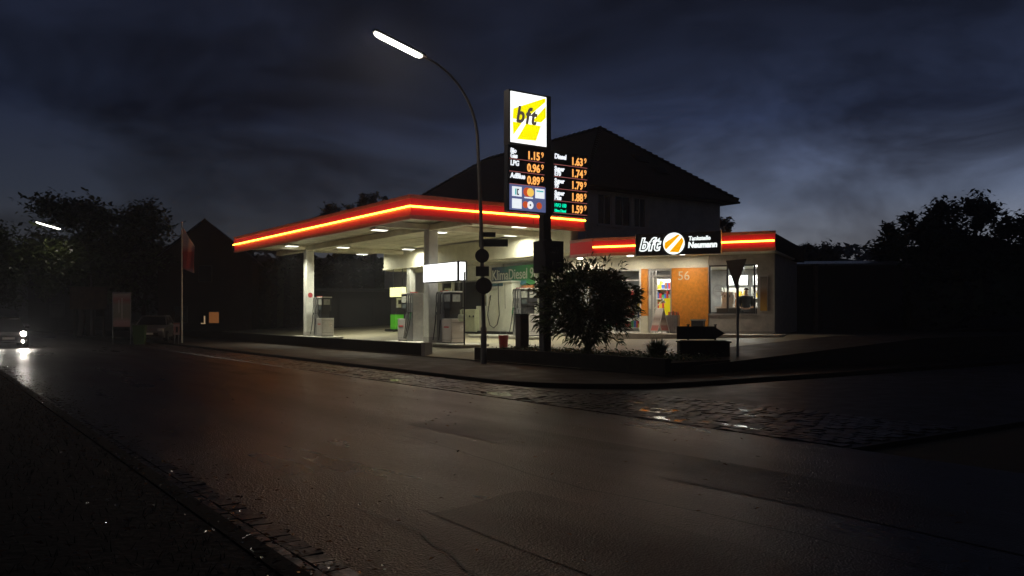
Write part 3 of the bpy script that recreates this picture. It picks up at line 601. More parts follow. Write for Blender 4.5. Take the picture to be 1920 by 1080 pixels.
text('LPG', 'lettering', Mt, bs, (1.79,s1-.95,zb+.38), .22, '-x', 0, 0, 1); text('Autogas', 'lettering', Mt, bs, (1.79,s1-.65,zb+.12), .22, '-x', 0, 0, 1)
area('box_sign_lamp', (O.x,O.y,0), 0, .1, .1, 0, WARM) if False else None
# yellow lit sign over the green unit
gu = thing('gas_unit', 'green based gas dispenser under the yellow lit sign at the back of the forecourt', 'dispenser', (*L(8.3,s_at(745,8.3)),fz(8.3)), TH)
m = MB(); m.rbox((-.3,-.3,.12),(.3,.3,.95),.02); m.build('green_cabinet', mat('green_self_glow', (.10,.50,.03), .45, emit=(.1,.6,.02), es=.10), gu)  # weak emission put into the green brightens a cabinet that has no lamp
m = MB(); m.box((-.5,-.6,0),(.5,.6,.119)); m.build('plinth', M_dconc, gu)
m = MB(); m.rbox((-.28,-.28,.951),(.28,.28,2.0),.02); up = m.build('upper_body', M_dark, gu)
m = MB(); m.box((-.2,-.296,1.35),(.2,-.281,1.9)); m.build('notice', mat('notice_white', (.6,.62,.58), .5), up); m = MB(); m.box((-.1,-.304,1.55),(.1,-.297,1.78)); m.build('notice_symbol', M_ink, up)
ys = thing('yellow_sign', 'pale yellow lit box sign hanging left of the pale pillar', 'sign', (*L(8.1,s_at(746,8.1)),0), TH)
m = MB(); m.box((-.12,-.75,2.62),(.12,.75,3.15)); m.build('light_box', glow('lit_yellow', (1,1,.42), 1.25), ys); m = MB(); m.tube([(0,.55,3.15),(0,.55,4.2)],.02,6); m.tube([(0,-.55,3.15),(0,-.55,4.2)],.02,6); m.build('hanger', M_dark, ys)
# white service cabinets at the wall
wc = thing('service_cabinet', 'large white service cabinet with looping hose behind the street lamp post', 'service cabinet', (*L(8.8,s_at(938,8.8)),fz(8.8)), TH)
m = MB(); m.box((-.4,-1.45,0),(.5,1.75,.12)); m.build('plinth', M_dark, wc)
m = MB(); m.rbox((-.3,-1.4,.121),(.4,-.65,2.45),.02); m.rbox((-.3,-.649,.121),(.4,1.7,1.35),.02); m.box((-.25,-.649,1.351),(.3,.62,2.2)); m.build('body', mat('cabinet_white', (.74,.75,.64), .5, var=.12, vs=2, emit=(1,1,.8), es=0.0), wc)
m = MB(); m.box((-.36,-1.45,2.45),(.42,.75,2.52)); m.box((-.33,.64,1.35),(-.25,.72,2.45)); m.box((-.33,-.62,2.2),(-.29,.64,2.26)); m.build('top_rail', M_white, wc)
m = MB(); m.tube([(-.36,-.35,2.4),(-.38,-.4,1.6),(-.4,-.5,.9),(-.42,-.35,.45),(-.42,-.05,.28),(-.42,.3,.42),(-.4,.5,.9),(-.38,.42,1.35),(-.37,.34,1.65)], .018, 6); m.tube([(-.36,-.9,2.4),(-.37,-.95,1.2)], .008, 6); hz = m.build('hose', M_dark, wc)
m = MB(); m.tube([(-.37,.34,1.6),(-.37,.33,1.78),(-.33,.33,1.86)], [.025,.035,.02], 8); m.build('nozzle', M_black, hz)
# small white tank by the wall
wt = thing('white_tank', 'low cream metal tank with two black knobs left of the white cabinet', 'tank', (*L(8.6,s_at(886,8.6)),fz(8.6)), TH)
m = MB(); m.rbox((-.35,-.75,.08),(.35,.7,1.2),.06); m.build('body', mat('tank_cream', (.60,.63,.42), .45, var=.12, vs=3), wt, bevel=.02); m = MB(); m.tube([(-.352,-.3,.85),(-.38,-.3,.85)],.05,10); m.tube([(-.352,-.65,.85),(-.38,-.65,.85)],.05,10); m.build('knobs', M_black, wt); m = MB(); m.box((-.36,-.8,0),(.36,.75,.079)); m.build('foot', M_dark, wt)
# round glass bowl on pump: water bucket / waste ball
wb = thing('wiper_bucket', 'round pale bucket hanging at the right end of the steel pump', 'bucket', (*L(2.6,s_at(866,2.6)),IZ+.95), TH)
m = MB(); m.tube([(0,0,-.1),(0,0,-.02),(0,0,.1),(0,0,.18)], [.10,.15,.155,.12], 16); m.build('bucket', mat('pale_plastic', (.62,.68,.5), .35), wb); m = MB(); m.tube([(.05,0,.1),(.08,.12,.42)], .012, 6); m.box((-.02,.1,.4),(.16,.14,.45)); m.build('wiper', M_black, wb)
rb = thing('red_bucket', 'dark red bucket standing on the forecourt right of the street lamp', 'bucket', (*L(3.1,s_at(944,3.1)),fz(3.1)), TH)
m = MB(); m.tube([(0,0,0),(0,0,.46)], [.15,.19], 20); m.build('bucket', mat('bucket_red', (.32,.03,.03), .4), rb); m = MB(); m.tube([(-.19,0,.44),(-.12,0,.6),(0,0,.66),(.12,0,.6),(.19,0,.44)], .008, 6); m.build('handle', M_grey, rb)
# ================================================================ PRICE PYLON
sp_ = s_at(1022, 1.1); PX, PY = L(1.1, sp_)
py = thing('price_pylon', 'tall price pylon on one dark post with lit bft logo and orange fuel prices', 'price sign', (PX,PY,.12), TH)
m = MB(); m.rbox((-.14,-.14,0),(.14,.14,8.0),.03); m.build('pole', M_dark, py); pyz = -.12
M_body = mat('sign_body', (.03,.03,.032), .4)
m = MB(); m.rbox((-1.50,-.27,6.50+pyz),(-.0-.145,.02,8.07+pyz),.02); lb = m.build('logo_box', mat('logo_box_grey', (.045,.04,.04), .4), py)
m = MB(); m.box((-1.46,-.285,6.56+pyz),(-.17,-.271,8.02+pyz)); m.build('logo_panel', glow('logo_white', (.97,1,.98), 1.5), lb)
M_yel = glow('logo_yellow', (1,.88,.0), 1.1)
X0, X1, Z0, Z1 = -1.46, -.17, 6.56+pyz, 8.02+pyz
def lp(u, v): return (X0+(X1-X0)*u, -.291, Z0+(Z1-Z0)*v)
m = MB()
for poly in ([(.05,.37),(.30,.37),(.06,.17)], [(.16,.08),(.70,.09),(.86,.36),(.42,.36)], [(.06,.56),(.06,.40),(.30,.40),(.46,.51),(.98,.93),(.98,.88),(.98,.98),(.75,.86)], [(.86,.62),(.985,.79),(.985,.47),(.92,.50)]):
    pass
for poly in ([(.05,.40),(.30,.40),(.07,.14)], [(.17,.07),(.70,.09),(.84,.40),(.42,.40)], [(.07,.66),(.05,.46),(.36,.46),(.97,.90),(.97,.98)], [(.60,.47),(.84,.47),(.98,.58),(.98,.82)]):
    m.add([lp(*q) for q in poly], [tuple(range(len(poly)))])
m.build('logo_stripes', M_yel, lb)
text('bft', 'logo_letters', mat('logo_grey', (.10,.09,.085), .5, emit=(.07,.055,.05), es=1), lb, (X0+.17,-.297,Z0+.60), .66, '-y', .022, .22, .88, .004, spacing=1.15)
for side, xa, xb in (('left',-1.46,-.15),('right',.15,1.50)):
    m = MB(); m.rbox((xa-.04,-.22,4.58+pyz),(xb,.0,6.495+pyz),.02); pb = m.build('price_board', M_body, py)
    rows = [('Bio\nGas','1.15'),('LPG','0.96'),('AdBlue','0.89')] if side == 'left' else [('Diesel','1.63'),('Super\nE10','1.74'),('Super\n95','1.79'),('Super\nPlus','1.88'),('HVO 100\nKlima Diesel','1.59')]
    for k, (nm, pr) in enumerate(rows):
        zc = 6.44+pyz-.362*k - (0 if side == 'left' else .0)
        green = nm.startswith('HVO')
        lines = nm.split('\n')
        for j, ln in enumerate(lines):
            sz = (.19 if not green else (.16 if j == 0 else .12)) if len(lines) > 1 else .21
            text(ln, 'fuel_name', glow('price_green', (.0,.9,.5), 1.0) if green else glow('label_white', (.9,.95,1), 1.1), pb, (xa+.03,-.226,zc-.17-.145*j), sz, '-y', .006 if not green else .002, .08, .85 if not green else .72)
        text(pr, 'price_digits', glow('led_orange', (1,.42,.10), 1.25), pb, (xb-.21,-.226,zc-.295), .325, '-y', .008, 0, .84, align='RIGHT')
        text('9', 'price_digits', glow('led_orange', (1,.42,.10), 1.25), pb, (xb-.17,-.226,zc-.20), .22, '-y', 0, 0, .9)
        q = MB(); q.box((xa,-.228,zc-.352),(xb-.04,-.221,zc-.337)); q.build('divider', glow('divider_pink', (.55,.16,.15), .6), pb)
# card logos panel
m = MB(); m.box((-1.46,-.24,4.62+pyz),(-.16,-.222,5.36+pyz)); cpn = m.build('card_panel', glow('card_blue', (.16,.19,.42), .55), py)
W_ = glow('card_white', (.92,.96,1), .95)
def cell(i, j): return (-1.46+.08+.415*i, 5.30+pyz-.35*j)
m = MB()
for (i,j) in ((0,0),(2,0)): x,z = cell(i,j); m = MB(); m.box((x,-.247,z-.28),(x+.34,-.241,z)); m.build('card_white', W_, cpn)
x,z = cell(0,1); m = MB(); m.box((x,-.247,z-.28),(x+.34,-.241,z))
m.build('card_white', W_, cpn)
m = MB(); m.add(disc((-.79+.06,-.246,4.80+pyz), .115, '-y'), [tuple(range(28))]); m.build('card_white', W_, cpn)
m = MB(); x,z = cell(0,0); m.box((x+.10,-.252,z-.24),(x+.15,-.248,z-.06)); m.build('card_mark_teal', glow('teal', (.1,.6,.6), .7), cpn)
m = MB(); m.box((x+.17,-.252,z-.24),(x+.20,-.248,z-.06)); m.box((x+.20,-.252,z-.24),(x+.24,-.248,z-.2)); m.box((x+.20,-.252,z-.1),(x+.24,-.248,z-.06)); m.add(disc((-.73,-.2475,4.80+pyz), .03, '-y'), [tuple(range(28))]); m.build('card_mark_dark', M_ink, cpn)
x,z = cell(1,0); m = MB(); m.add(disc((x+.12,-.246,z-.13), .135, '-y'), [tuple(range(28))])
x2,z2 = cell(1,1); m.add(disc((x2+.06,-.246,z2-.15), .10, '-y'), [tuple(range(28))]); m.add(disc((x2+.56,-.246,z2-.15), .10, '-y'), [tuple(range(28))]); m.build('card_disc_red', glow('card_red', (.75,.11,.03), .75), cpn)
m = MB(); m.add(disc((x+.24,-.249,z-.13), .125, '-y'), [tuple(range(28))]); m.build('card_disc_yellow', glow('card_yellow', (1,.62,.12), .95), cpn)
m = MB(); m.box((x+.02,-.247,z-.31),(x+.33,-.243,z-.275)); x,z = cell(2,0); m.build('card_caption', W_, cpn); m = MB(); m.box((x+.04,-.252,z-.09),(x+.30,-.248,z-.05)); m.build('card_stripe', glow('teal', (.1,.6,.6), .7), cpn)
# dark board round the pole
ib = thing('hanging_board', 'dark square board fixed round the pylon post above the bush', 'sign', (PX,PY,0), TH)
m = MB(); m.rbox((-.33,-.45,2.84),(.36,.16,3.78),.015); m.build('board', mat('board_black', (.028,.026,.03), .45), ib); m = MB(); m.box((-.1,-.2,3.781),(.1,.1,3.85)); m.build('bracket', M_dark, ib)
text('CSV', 'lettering', mat('board_text', (.045,.045,.05), .4), ib, (-.22,-.455,3.42), .26, '-y', 0, .1, .9)
# ================================================================ STREET LAMPS
M_street = glow('street_lamp_lens', (1, 1, .84), 5)
def lamp_post(label, x, y, z0, hgt, rz, lean=0, arm=1.95, W=400, gl=M_street, group='street lamps along the road'):
    t = thing('street_lamp', label, 'street lamp', (x,y,z0), rz, group)
    # local -x is the arm direction (over the road)
    pts = [(0,0,0),(0,0,1.1),(0,0,1.15),(-lean*.5,0,hgt*.5),(-lean,0,hgt-2.6)]; rr = [.095,.09,.065,.058,.05]
    n = 12
    for i in range(1,n+1):
        a = R(82)*i/n; pts.append((-lean-arm*(1-math.cos(a))/(1-math.cos(R(82))), 0, hgt-2.6+2.35*math.sin(a)/math.sin(R(82)))); rr.append(.05-.02*i/n)
    m = MB(); m.tube(pts, rr, 12); m.build('post', mat('lamp_post_grey', (.16,.15,.14), .4, .5, var=.25, vs=5), t)
    e = Vector(pts[-1]); d = Vector((-math.cos(R(15)),0,math.sin(R(15)))); u = Vector((d.z,0,-d.x))*1; u = Vector((math.sin(R(15)),0,math.cos(R(15))))
    T = Matrix(((d.x,0,u.x,e.x),(0,1,0,e.y),(d.z,0,u.z,e.z),(0,0,0,1)))
    m = MB(); m.T = T; m.rbox((-.12,-.13,.0),(1.62,.13,.07),.05); hd = m.build('lamp_head', M_grey, t)
    m = MB(); m.T = T
    K = 6; sec = [(math.cos(math.pi*k/K), math.sin(math.pi*k/K)) for k in range(K+1)]
    xs = [(0.0,.4),(.06,.85),(.15,1),(1.35,1),(1.5,.9),(1.58,.5)]
    vs = [(x_, .115*c*q_, -.003-.10*s_*q_) for x_,q_ in xs for c,s_ in sec]; kk = K+1
    m.add(vs, [(i*kk+j,i*kk+j+1,(i+1)*kk+j+1,(i+1)*kk+j) for i in range(len(xs)-1) for j in range(K)], True); m.build('lamp_lens', gl, hd)
    if W:
        o = area('street_lamp_light', (0,0,0), 0, 1.4, .18, W, (1,.86,.74), t); o.matrix_local = T @ Matrix.Translation((.8,0,-.125))
    return t
lx, ly = at(907, 26); lamp_post('tall curved street lamp carrying round signs in front of the canopy', lx, ly, .09, 9.35, TH, .22, 1.95, 125)
x2, y2 = at(172, 61); lamp_post('distant lit street lamp in front of the dark left tree', x2, y2, .1, 7.85, TH, .1, 1.9, 22)
x3, y3 = at(55, 215); lamp_post('tiny lit street lamp far down the road at the left edge', x3, y3, .1, 8.2, TH, .1, 1.9, 0)
def plate_sign(name, label, cat, x, y, z, rz, kind, size, sx=1, group=None):
    t = thing(name, label, cat, (x,y,z), rz, group)
    m = MB()
    if kind == 'round': P_ = disc((0,-.02,0), size, '-y', 32)
    elif kind == 'tri': P_ = [(-size,-.02,size*.75),(0,-.02,-size),(size,-.02,size*.75)]
    else: P_ = [(-size*sx,-.02,-size),(size*sx,-.02,-size),(size*sx,-.02,size),(-size*sx,-.02,size)]
    n = len(P_); P2 = [(a,.0,c) for a,b,c in P_]; m.add(P_+P2, [tuple(range(n)), tuple(range(2*n-1,n-1,-1))]+[(i,i+n,(i+1)%n+n,(i+1)%n) for i in range(n)]); m.build('plate', mat('sign_back_grey', (.045,.045,.048), .5, .4, var=.2), t)
    m = MB(); m.box((-.07,0.001,-.03),(.07,.08,.03)); m.build('clamp', M_dark, t); return t
def zl(py_): return zz(py_, 25.9)
def lx_at(z): return at(907-(z/8.0)*11, 26)
for kd, pyv, sz, sx_, lab, nm in (('round',480,.215,1,'upper smaller round sign plate on the street lamp post','round_sign'),('rect',509,.15,1.35,'small dark rectangular plate between the two round signs','plate_sign'),('round',536,.255,1,'lower larger round sign plate on the street lamp post','round_sign')):
    z = zl(pyv); x, y = lx_at(z); plate_sign(nm, lab, 'traffic sign', x+.03+(.03 if sz>.25 else 0), y-.16, z, R(6), kd, sz, sx_)
z = zl(455); x, y = lx_at(z); t = thing('street_name_sign', 'long dark street name plate reaching right from the lamp post', 'street sign', (x,y,z), R(4))
m = MB(); m.box((.05,-.05,-.115),(.83,-.02,.115)); m.build('plate', M_dark, t); m = MB(); m.box((.04,-.05,.18),(.45,-.02,.33)); m.box((-.06,-.06,-.12),(.045,.06,.35)); m.build('bracket', M_dark, t)
# yield sign on its own post, seen nearly edge on
xx, yy_ = at(1383, 23.2)
t = thing('yield_sign', 'triangular yield sign on a thin post seen from behind before the shop window', 'traffic sign', (xx,yy_,.09), R(-68))
m = MB(); m.tube([(0,0,0),(0,0,3.05)], .035, 10); m.build('post', M_grey, t)
m = MB(); sz = .45; P_ = [(-sz,-.06,3.02),(0,-.06,2.22),(sz,-.06,3.02)]; P2 = [(a,-.04,c) for a,b,c in P_]; m.add(P_+P2, [(0,1,2),(5,4,3),(0,3,4,1),(1,4,5,2),(2,5,3,0)]); m.build('sign_plate', mat('sign_back_grey', (.045,.045,.048), .5, .4), t)
# second plate at right angle (folded look of the pair in the photograph)
# ================================================================ PLANTER, BUSH, GRASS, BOARDS
pl = thing('planter_wall', 'long low dark concrete planter wall along the pavement in front of the bush', 'planter', (O.x,O.y,0), TH)
m = MB(); m.box((.62,-11.8,.1),(.82,-3.2,.52)); m.box((.82,-3.4,.1),(3.0,-3.2,.5)); m.build('wall', M_dconc, pl); m = MB(); m.box((.83,-11.8,.1),(3.0,-3.41,.42)); m.build('soil', mat('soil', (.03,.024,.018), .9, bump=.6, bs=20), pl)
rw = thing('low_wall', 'long low dark wall along the left forecourt edge ending in a pale post', 'wall', (O.x,O.y,0), TH)
m = MB(); m.box((.62,.3,.1),(.85,34,.56)); m.build('wall', M_dconc, rw); m = MB(); m.box((.58,.02,.1),(.89,.29,.60)); m.build('end_post', M_conc, rw)
def shrub(name, label, cat, x, y, z, rx, ry, h, n, ls, m_, seed, stems=9, droop=.5, asp=.2, base=.15):
    random.seed(seed); t = thing(name, label, cat, (x,y,z), TH); br = MB(); lv = MB()
    tips = []
    for i in range(stems):
        a = 6.283*i/stems+random.uniform(-.3,.3); q = random.uniform(.25,1)
        e = Vector((rx*q*math.cos(a)*.8, ry*q*math.sin(a)*.8, h*random.uniform(.55,.92)*(1-.35*q*q))); pts = [Vector((random.uniform(-.1,.1),random.uniform(-.1,.1),0)).lerp(e,k/5)+Vector((0,0,.25*math.sin(math.pi*k/5)*q)) for k in range(6)]
        br.tube(pts, [.03-.004*k for k in range(6)], 5)
    br.build('stems', M_wood, t)
    cl = []
    for i in range(n//14):
        while True:
            u = Vector((random.uniform(-1,1),random.uniform(-1,1),random.uniform(-1,1)))
            if .35 < u.length < 1: break
        lump = 1+.16*math.sin(4*math.atan2(u.y,u.x)+seed)+.13*math.sin(7*u.z+2*u.x)
        c = Vector((u.x*rx*lump, u.y*ry*lump, h*(.5+base/2)+u.z*h*(.5-base/2)*lump)); cl.append(c)
        dirr = Vector((u.x*.8,u.y*.8,.25+.4*u.z)).normalized()
        for j in range(14):
            d = (dirr+Vector((random.gauss(0,.6),random.gauss(0,.6),random.gauss(-.25*droop,.5)))).normalized(); p = c+Vector((random.gauss(0,.07),random.gauss(0,.07),random.gauss(0,.07)))
            l_ = ls*random.uniform(.6,1.25); sd = d.cross(Vector((random.uniform(-1,1),random.uniform(-1,1),random.uniform(.2,1)))).normalized()*l_*asp*.5; mid = p+d*l_*.5+Vector((0,0,.02)); e = p+d*l_-Vector((0,0,l_*.3*droop))
            lv.add([p, mid+sd, e, mid-sd], [(0,1,2,3)])
    lv.build('foliage', m_, t); return t
bx, by = at(1098, 24.9); shrub('bush', 'large dark long leaved bush in the planter right of the price pylon', 'bush', bx+.08, by, .4, 1.52, 1.1, 2.72, 9000, .26, M_leaf, 3)
bx2, by2 = at(1232, 23.2); t = thing('ornamental_grass', 'spiky tuft of ornamental grass in the planter right of the bush', 'plant', (bx2,by2,.4), TH)
random.seed(5); m = MB()
for i in range(900):
    a = random.uniform(0,6.28); r0 = random.uniform(0,.16); r1 = random.uniform(.15,.52); h = random.uniform(.25,.62)*(1.15-.6*r1/.52+.1); p = Vector((r0*math.cos(a),r0*math.sin(a),0)); e = Vector((r1*math.cos(a),r1*math.sin(a),h)); mi = p.lerp(e,.55)+Vector((0,0,.1)); s_ = Vector((-math.sin(a),math.cos(a),0))*.007
    m.add([p-s_,p+s_,mi+s_,mi-s_],[(0,1,2,3)]); m.add([mi-s_,mi+s_,e],[(0,1,2)])
m.build('blades', M_leaf, t)
# low ground cover plants along the planter
random.seed(9); gc = MB()
for i in range(3500):
    leafquad(gc, (random.uniform(.85,2.9), random.uniform(-11.7,-3.5), .43+abs(random.gauss(0,.07))), random.uniform(.05,.12), .8)
o = locS(gc.build('ground_cover', M_leaf)); o['kind'] = 'stuff'; o['label'] = 'low dark ground cover in the planter bed'
random.seed(11)
lp_ = thing('litter_post', 'dark brown rectangular litter bin standing left of the pylon post', 'litter bin', (*L(1.9,s_at(979,1.9)),.42), TH)
m = MB(); m.rbox((-.17,-.16,0),(.17,.16,1.16),.02); m.build('body', mat('bin_brown', (.05,.028,.02), .45, var=.4, vs=9), lp_, bevel=.01); m = MB(); m.rbox((-.19,-.18,1.161),(.19,.18,1.21),.02); m.box((-.12,-.175,.9),(.12,-.161,1.05)); m.build('lid', M_dark, lp_)
xa, ya = at(1312, 23.9)
t = thing('arrow_sign', 'dark arrow shaped direction board pointing right in front of the orange wall', 'direction sign', (xa,ya,.4), R(-4))
m = MB(); P_ = [(-.65,.50),(.40,.50),(.70,.69-.02),(.40,.87),(-.65,.87)]; n = len(P_); m.add([(x,-.03,z) for x,z in P_]+[(x,.0,z) for x,z in P_], [tuple(range(n)), tuple(range(2*n-1,n-1,-1))]+[(i,(i+n),(i+1)%n+n,(i+1)%n) for i in range(n)]); m.build('arrow_board', M_dark, t)
for x in (-.32,.44): m = MB(); m.tube([(x,.03,-.3),(x,.03,.90)], .03, 8); m.tube([(x,.03,.90),(x,.03,.93)], .045, 8); m.build('post', M_dark, t)
t = thing('stone_planter', 'dark square sided stone planter below the arrow board', 'planter', (xa+.0,ya-.3,.12), R(-4))
m = MB(); m.rbox((-.66,-.3,0),(.72,.3,.70),.03); m.box((-.69,-.33,.701),(.75,.33,.74)); m.build('trough', M_dconc, t); m = MB(); m.rbox((-.58,-.24,.65),(.64,.24,.76),.02); m.build('soil', mat('soil', (.03,.024,.018), .9), t)
xs_, ys_ = at(1372, 23.0); t = thing('pale_kerbstone', 'short pale kerbstone lying at the foot of the yield sign', 'kerbstone', (xs_,ys_,.12), R(-3)); m = MB(); m.rbox((-.32,-.09,0),(.3,.09,.13),.02); m.build('stone', M_conc, t, bevel=.01)
# ================================================================ PERSON IN THE SHOP
def skin(name, verts, edges, radii, m_, parent, sub=2, root=0):
    me = bpy.data.meshes.new(name); me.from_pydata(verts, edges, []); o = bpy.data.objects.new(name, me); C.objects.link(o)
    md = o.modifiers.new('skin', 'SKIN'); md.use_smooth_shade = True
    for i, rr in enumerate(radii): me.skin_vertices[0].data[i].radius = (rr, rr) if isinstance(rr, (int,float)) else rr
    me.skin_vertices[0].data[root].use_root = True
    sb = o.modifiers.new('sub', 'SUBSURF'); sb.levels = sub; sb.render_levels = sub
    me2 = bpy.data.meshes.new_from_object(o.evaluated_get(bpy.context.evaluated_depsgraph_get())); bpy.data.objects.remove(o)
    me2.name = name; me2.materials.clear(); me2.materials.append(m_); o = bpy.data.objects.new(name, me2); C.objects.link(o); o.parent = parent
    for p_ in me2.polygons: p_.use_smooth = True
    return o
pe = thing('person', 'person in black clothes standing with bowed head behind the shop window', 'person', (*SH(5.62,2.35),TZ), TC+R(15))
V = []; E = []; Rr = []
def pv(p, r_, frm=None): V.append(p); Rr.append(r_); (E.append((frm, len(V)-1)) if frm is not None else None); return len(V)-1
pel = pv((0,0,.98), (.16,.11)); wai = pv((0,.01,1.12), (.145,.10), pel); che = pv((0,.0,1.32), (.17,.12), wai); ush = pv((0,.02,1.46), (.13,.09), che); nek = pv((0,-.01,1.55), .055, ush); hb = pv((0,-.04,1.64), (.075,.085), nek); ht = pv((0,-.05,1.75), (.068,.08), hb)
for sg_ in (-1,1):
    sh_ = pv((sg_*.19,.02,1.43), .06, ush); el = pv((sg_*.25,.02,1.14), .045, sh_); wr = pv((sg_*.20,-.2,1.02), .03, el); pa = pv((sg_*.18,-.27,1.02), (.038,.018), wr)
    for k in range(4):
        a = pv((sg_*(.155+.018*k),-.32,1.02), .009, pa); b = pv((sg_*(.155+.018*k),-.35-.01*(k in (1,2)),1.00), .008, a)
    th_ = pv((sg_*.135,-.28,1.035), .011, pa); pv((sg_*.12,-.31,1.03), .009, th_)
    hp = pv((sg_*.10,0,.90), .095, pel); kn = pv((sg_*.11,-.02,.50), .06, hp); an = pv((sg_*.11,.02,.09), .04, kn); pv((sg_*.12,-.14,.04), .035, an)
skin('body', V, E, Rr, mat('skin_tone', (.48,.27,.18), .5), pe)
bd_ = len(bpy.data.objects)
V2 = [V[i] for i in (0,1,2,3)]+[(0,0,1.535)]; E2 = [(0,1),(1,2),(2,3),(3,4)]; R2 = [(.19,.14),(.18,.14),(.215,.16),(.20,.14),(.085,.085)]
V, E, Rr = V2, E2, R2
for sg_ in (-1,1):
    a = pv((sg_*.20,.02,1.42), .095, 3); b = pv((sg_*.255,.02,1.14), .072, a); pv((sg_*.205,-.18,1.03), .045, b)
skin('jacket', V, E, Rr, mat('black_jacket', (.015,.015,.017), .8), pe)
V, E, Rr = [], [], []
a0 = pv((0,0,.97), (.17,.12))
for sg_ in (-1,1): h_ = pv((sg_*.10,0,.88), .105, a0); k_ = pv((sg_*.11,-.02,.5), .072, h_); pv((sg_*.11,.02,.12), .055, k_)
skin('trousers', V, E, Rr, mat('dark_trousers', (.03,.03,.035), .8), pe)
m = MB()
for i in range(5):
    for j in range(13):
        pass
hv = []; hf = []
for i in range(7):
    ph = R(90-i*14)
    for j in range(16):
        a = 2*math.pi*j/16; rr_ = .098*math.cos(ph); hv.append((rr_*math.cos(a), -.035+rr_*1.12*math.sin(a)+.01, 1.715+.115*math.sin(ph)))
m.add(hv, [(i*16+j, i*16+(j+1)%16, (i+1)*16+(j+1)%16, (i+1)*16+j) for i in range(6) for j in range(16) if not (i > 3 and 9 < j < 15)], True); m.build('hair', mat('dark_hair', (.03,.02,.015), .6), pe)
# ================================================================ HOUSE BEHIND
hs = thing('house', 'large dark two storey house with tiled hip roof behind the station', 'house', (O.x,O.y,0), TH)
b0, b1, s0, s1 = 13.0, 22.9, 5.8, 28.0
M_hw = mat('house_render', (.80,.76,.70), .8, var=.15, vs=2, bump=.15, bs=40)
ws, we = s_at(1119,1e-9), 0
WB0, WB1, WZ0, WZ1 = 13.75, 17.3, 6.15, 7.75
m = MB()
m.box((b0,s0,.5),(WB0,s0+.3,8.0)); m.box((WB1,s0,.5),(b1,s0+.3,8.0)); m.box((WB0,s0,.5),(WB1,s0+.3,WZ0)); m.box((WB0,s0,WZ1),(WB1,s0+.3,8.0))
m.box((b0,s0+.3,.5),(b0+.3,s1,8.0)); m.box((b1-.3,s0+.3,.5),(b1,s1,8.0)); m.box((b0+.3,s1-.3,.5),(b1-.3,s1,8.0)); m.build('wall', M_hw, hs)
eb0, eb1, es0, es1, ez, rz_ = b0-.65, b1+.75, s0-.7, s1+.9, 8.02, 12.35
cb = (eb0+eb1)/2; q1 = es0+5.3; q2 = es1-6.5
def tilemat():
    m_ = mat('roof_tiles', (.06,.05,.046), .42, var=.3, vs=3); t = m_.node_tree; n = t.nodes; p = n['Principled BSDF']
    c = n.new('ShaderNodeTexCoord'); wv = n.new('ShaderNodeTexWave'); wv.bands_direction = 'Z'; wv.inputs['Scale'].default_value = 1.45; wv.wave_profile = 'SAW'
    t.links.new(c.outputs['Object'], wv.inputs['Vector']); b_ = n.new('ShaderNodeBump'); b_.inputs['Distance'].default_value = .05; b_.inputs['Strength'].default_value = .8; t.links.new(wv.outputs['Fac'], b_.inputs['Height']); t.links.new(b_.outputs[0], p.inputs['Normal']); return m_
M_tile = tilemat()
m = MB(); E_ = [(eb0,es0,ez),(eb1,es0,ez),(eb1,es1,ez),(eb0,es1,ez)]; Rg = [(cb,q1,rz_),(cb,q2,rz_)]; E2_ = [(x,y,z-.16) for x,y,z in E_]
m.add(E_+Rg+E2_, [(0,1,4),(1,2,5,4),(2,3,5),(3,0,4,5),(6,7,1,0),(7,8,2,1),(8,9,3,2),(9,6,0,3),(9,8,7,6)]); rf = m.build('roof', M_tile, hs)
def ridge(a, b, k):   # overlapping hip tiles give the uneven silhouette
    a, b = Vector(a), Vector(b); mm = MB()
    for i in range(k): p = a.lerp(b,i/k); q = a.lerp(b,(i+1.08)/k); mm.tube([p+Vector((0,0,.05)), q+Vector((0,0,.0))], [.13,.10], 6)
    return mm
mm = MB()
for a, b, k in ((E_[0],Rg[0],24),(E_[1],Rg[0],24),(Rg[0],Rg[1],26),(E_[3],Rg[1],26),(E_[2],Rg[1],20)):
    r_ = ridge(a,b,k); off = len(mm.v); mm.v += r_.v; mm.f += [tuple(i+off for i in f) for f in r_.f]; mm.m += r_.m; mm.smooth += r_.smooth
mm.build('ridge_tiles', M_tile, rf)
m = MB(); m.tube([(eb0,es0-.06,ez-.1),(eb1,es0-.06,ez-.1)], .07, 8); m.build('gutter', M_dark, rf)
for u, v in ((.62,.52),(.70,.36)):    # roof windows on the front hip
    P = Vector(E_[0]).lerp(Vector(E_[1]), u); T_ = P.lerp(Vector(Rg[0]), v); nrm = (Vector(E_[1])-Vector(E_[0])).cross(Vector(Rg[0])-Vector(E_[0])).normalized(); ux = Vector((1,0,0)); uy = nrm.cross(ux)
    m = MB(); m.T = Matrix(((ux.x,uy.x,nrm.x,T_.x),(ux.y,uy.y,nrm.y,T_.y),(ux.z,uy.z,nrm.z,T_.z),(0,0,0,1))); m.box((-.42,-.35,.0),(.42,.35,.07)); sk = m.build('roof_window', M_dark, rf); m2_ = MB(); m2_.T = m.T; m2_.box((-.36,-.29,.071),(.36,.29,.078)); m2_.build('pane', mat('sky_glass', (.03,.03,.035), .08), sk)
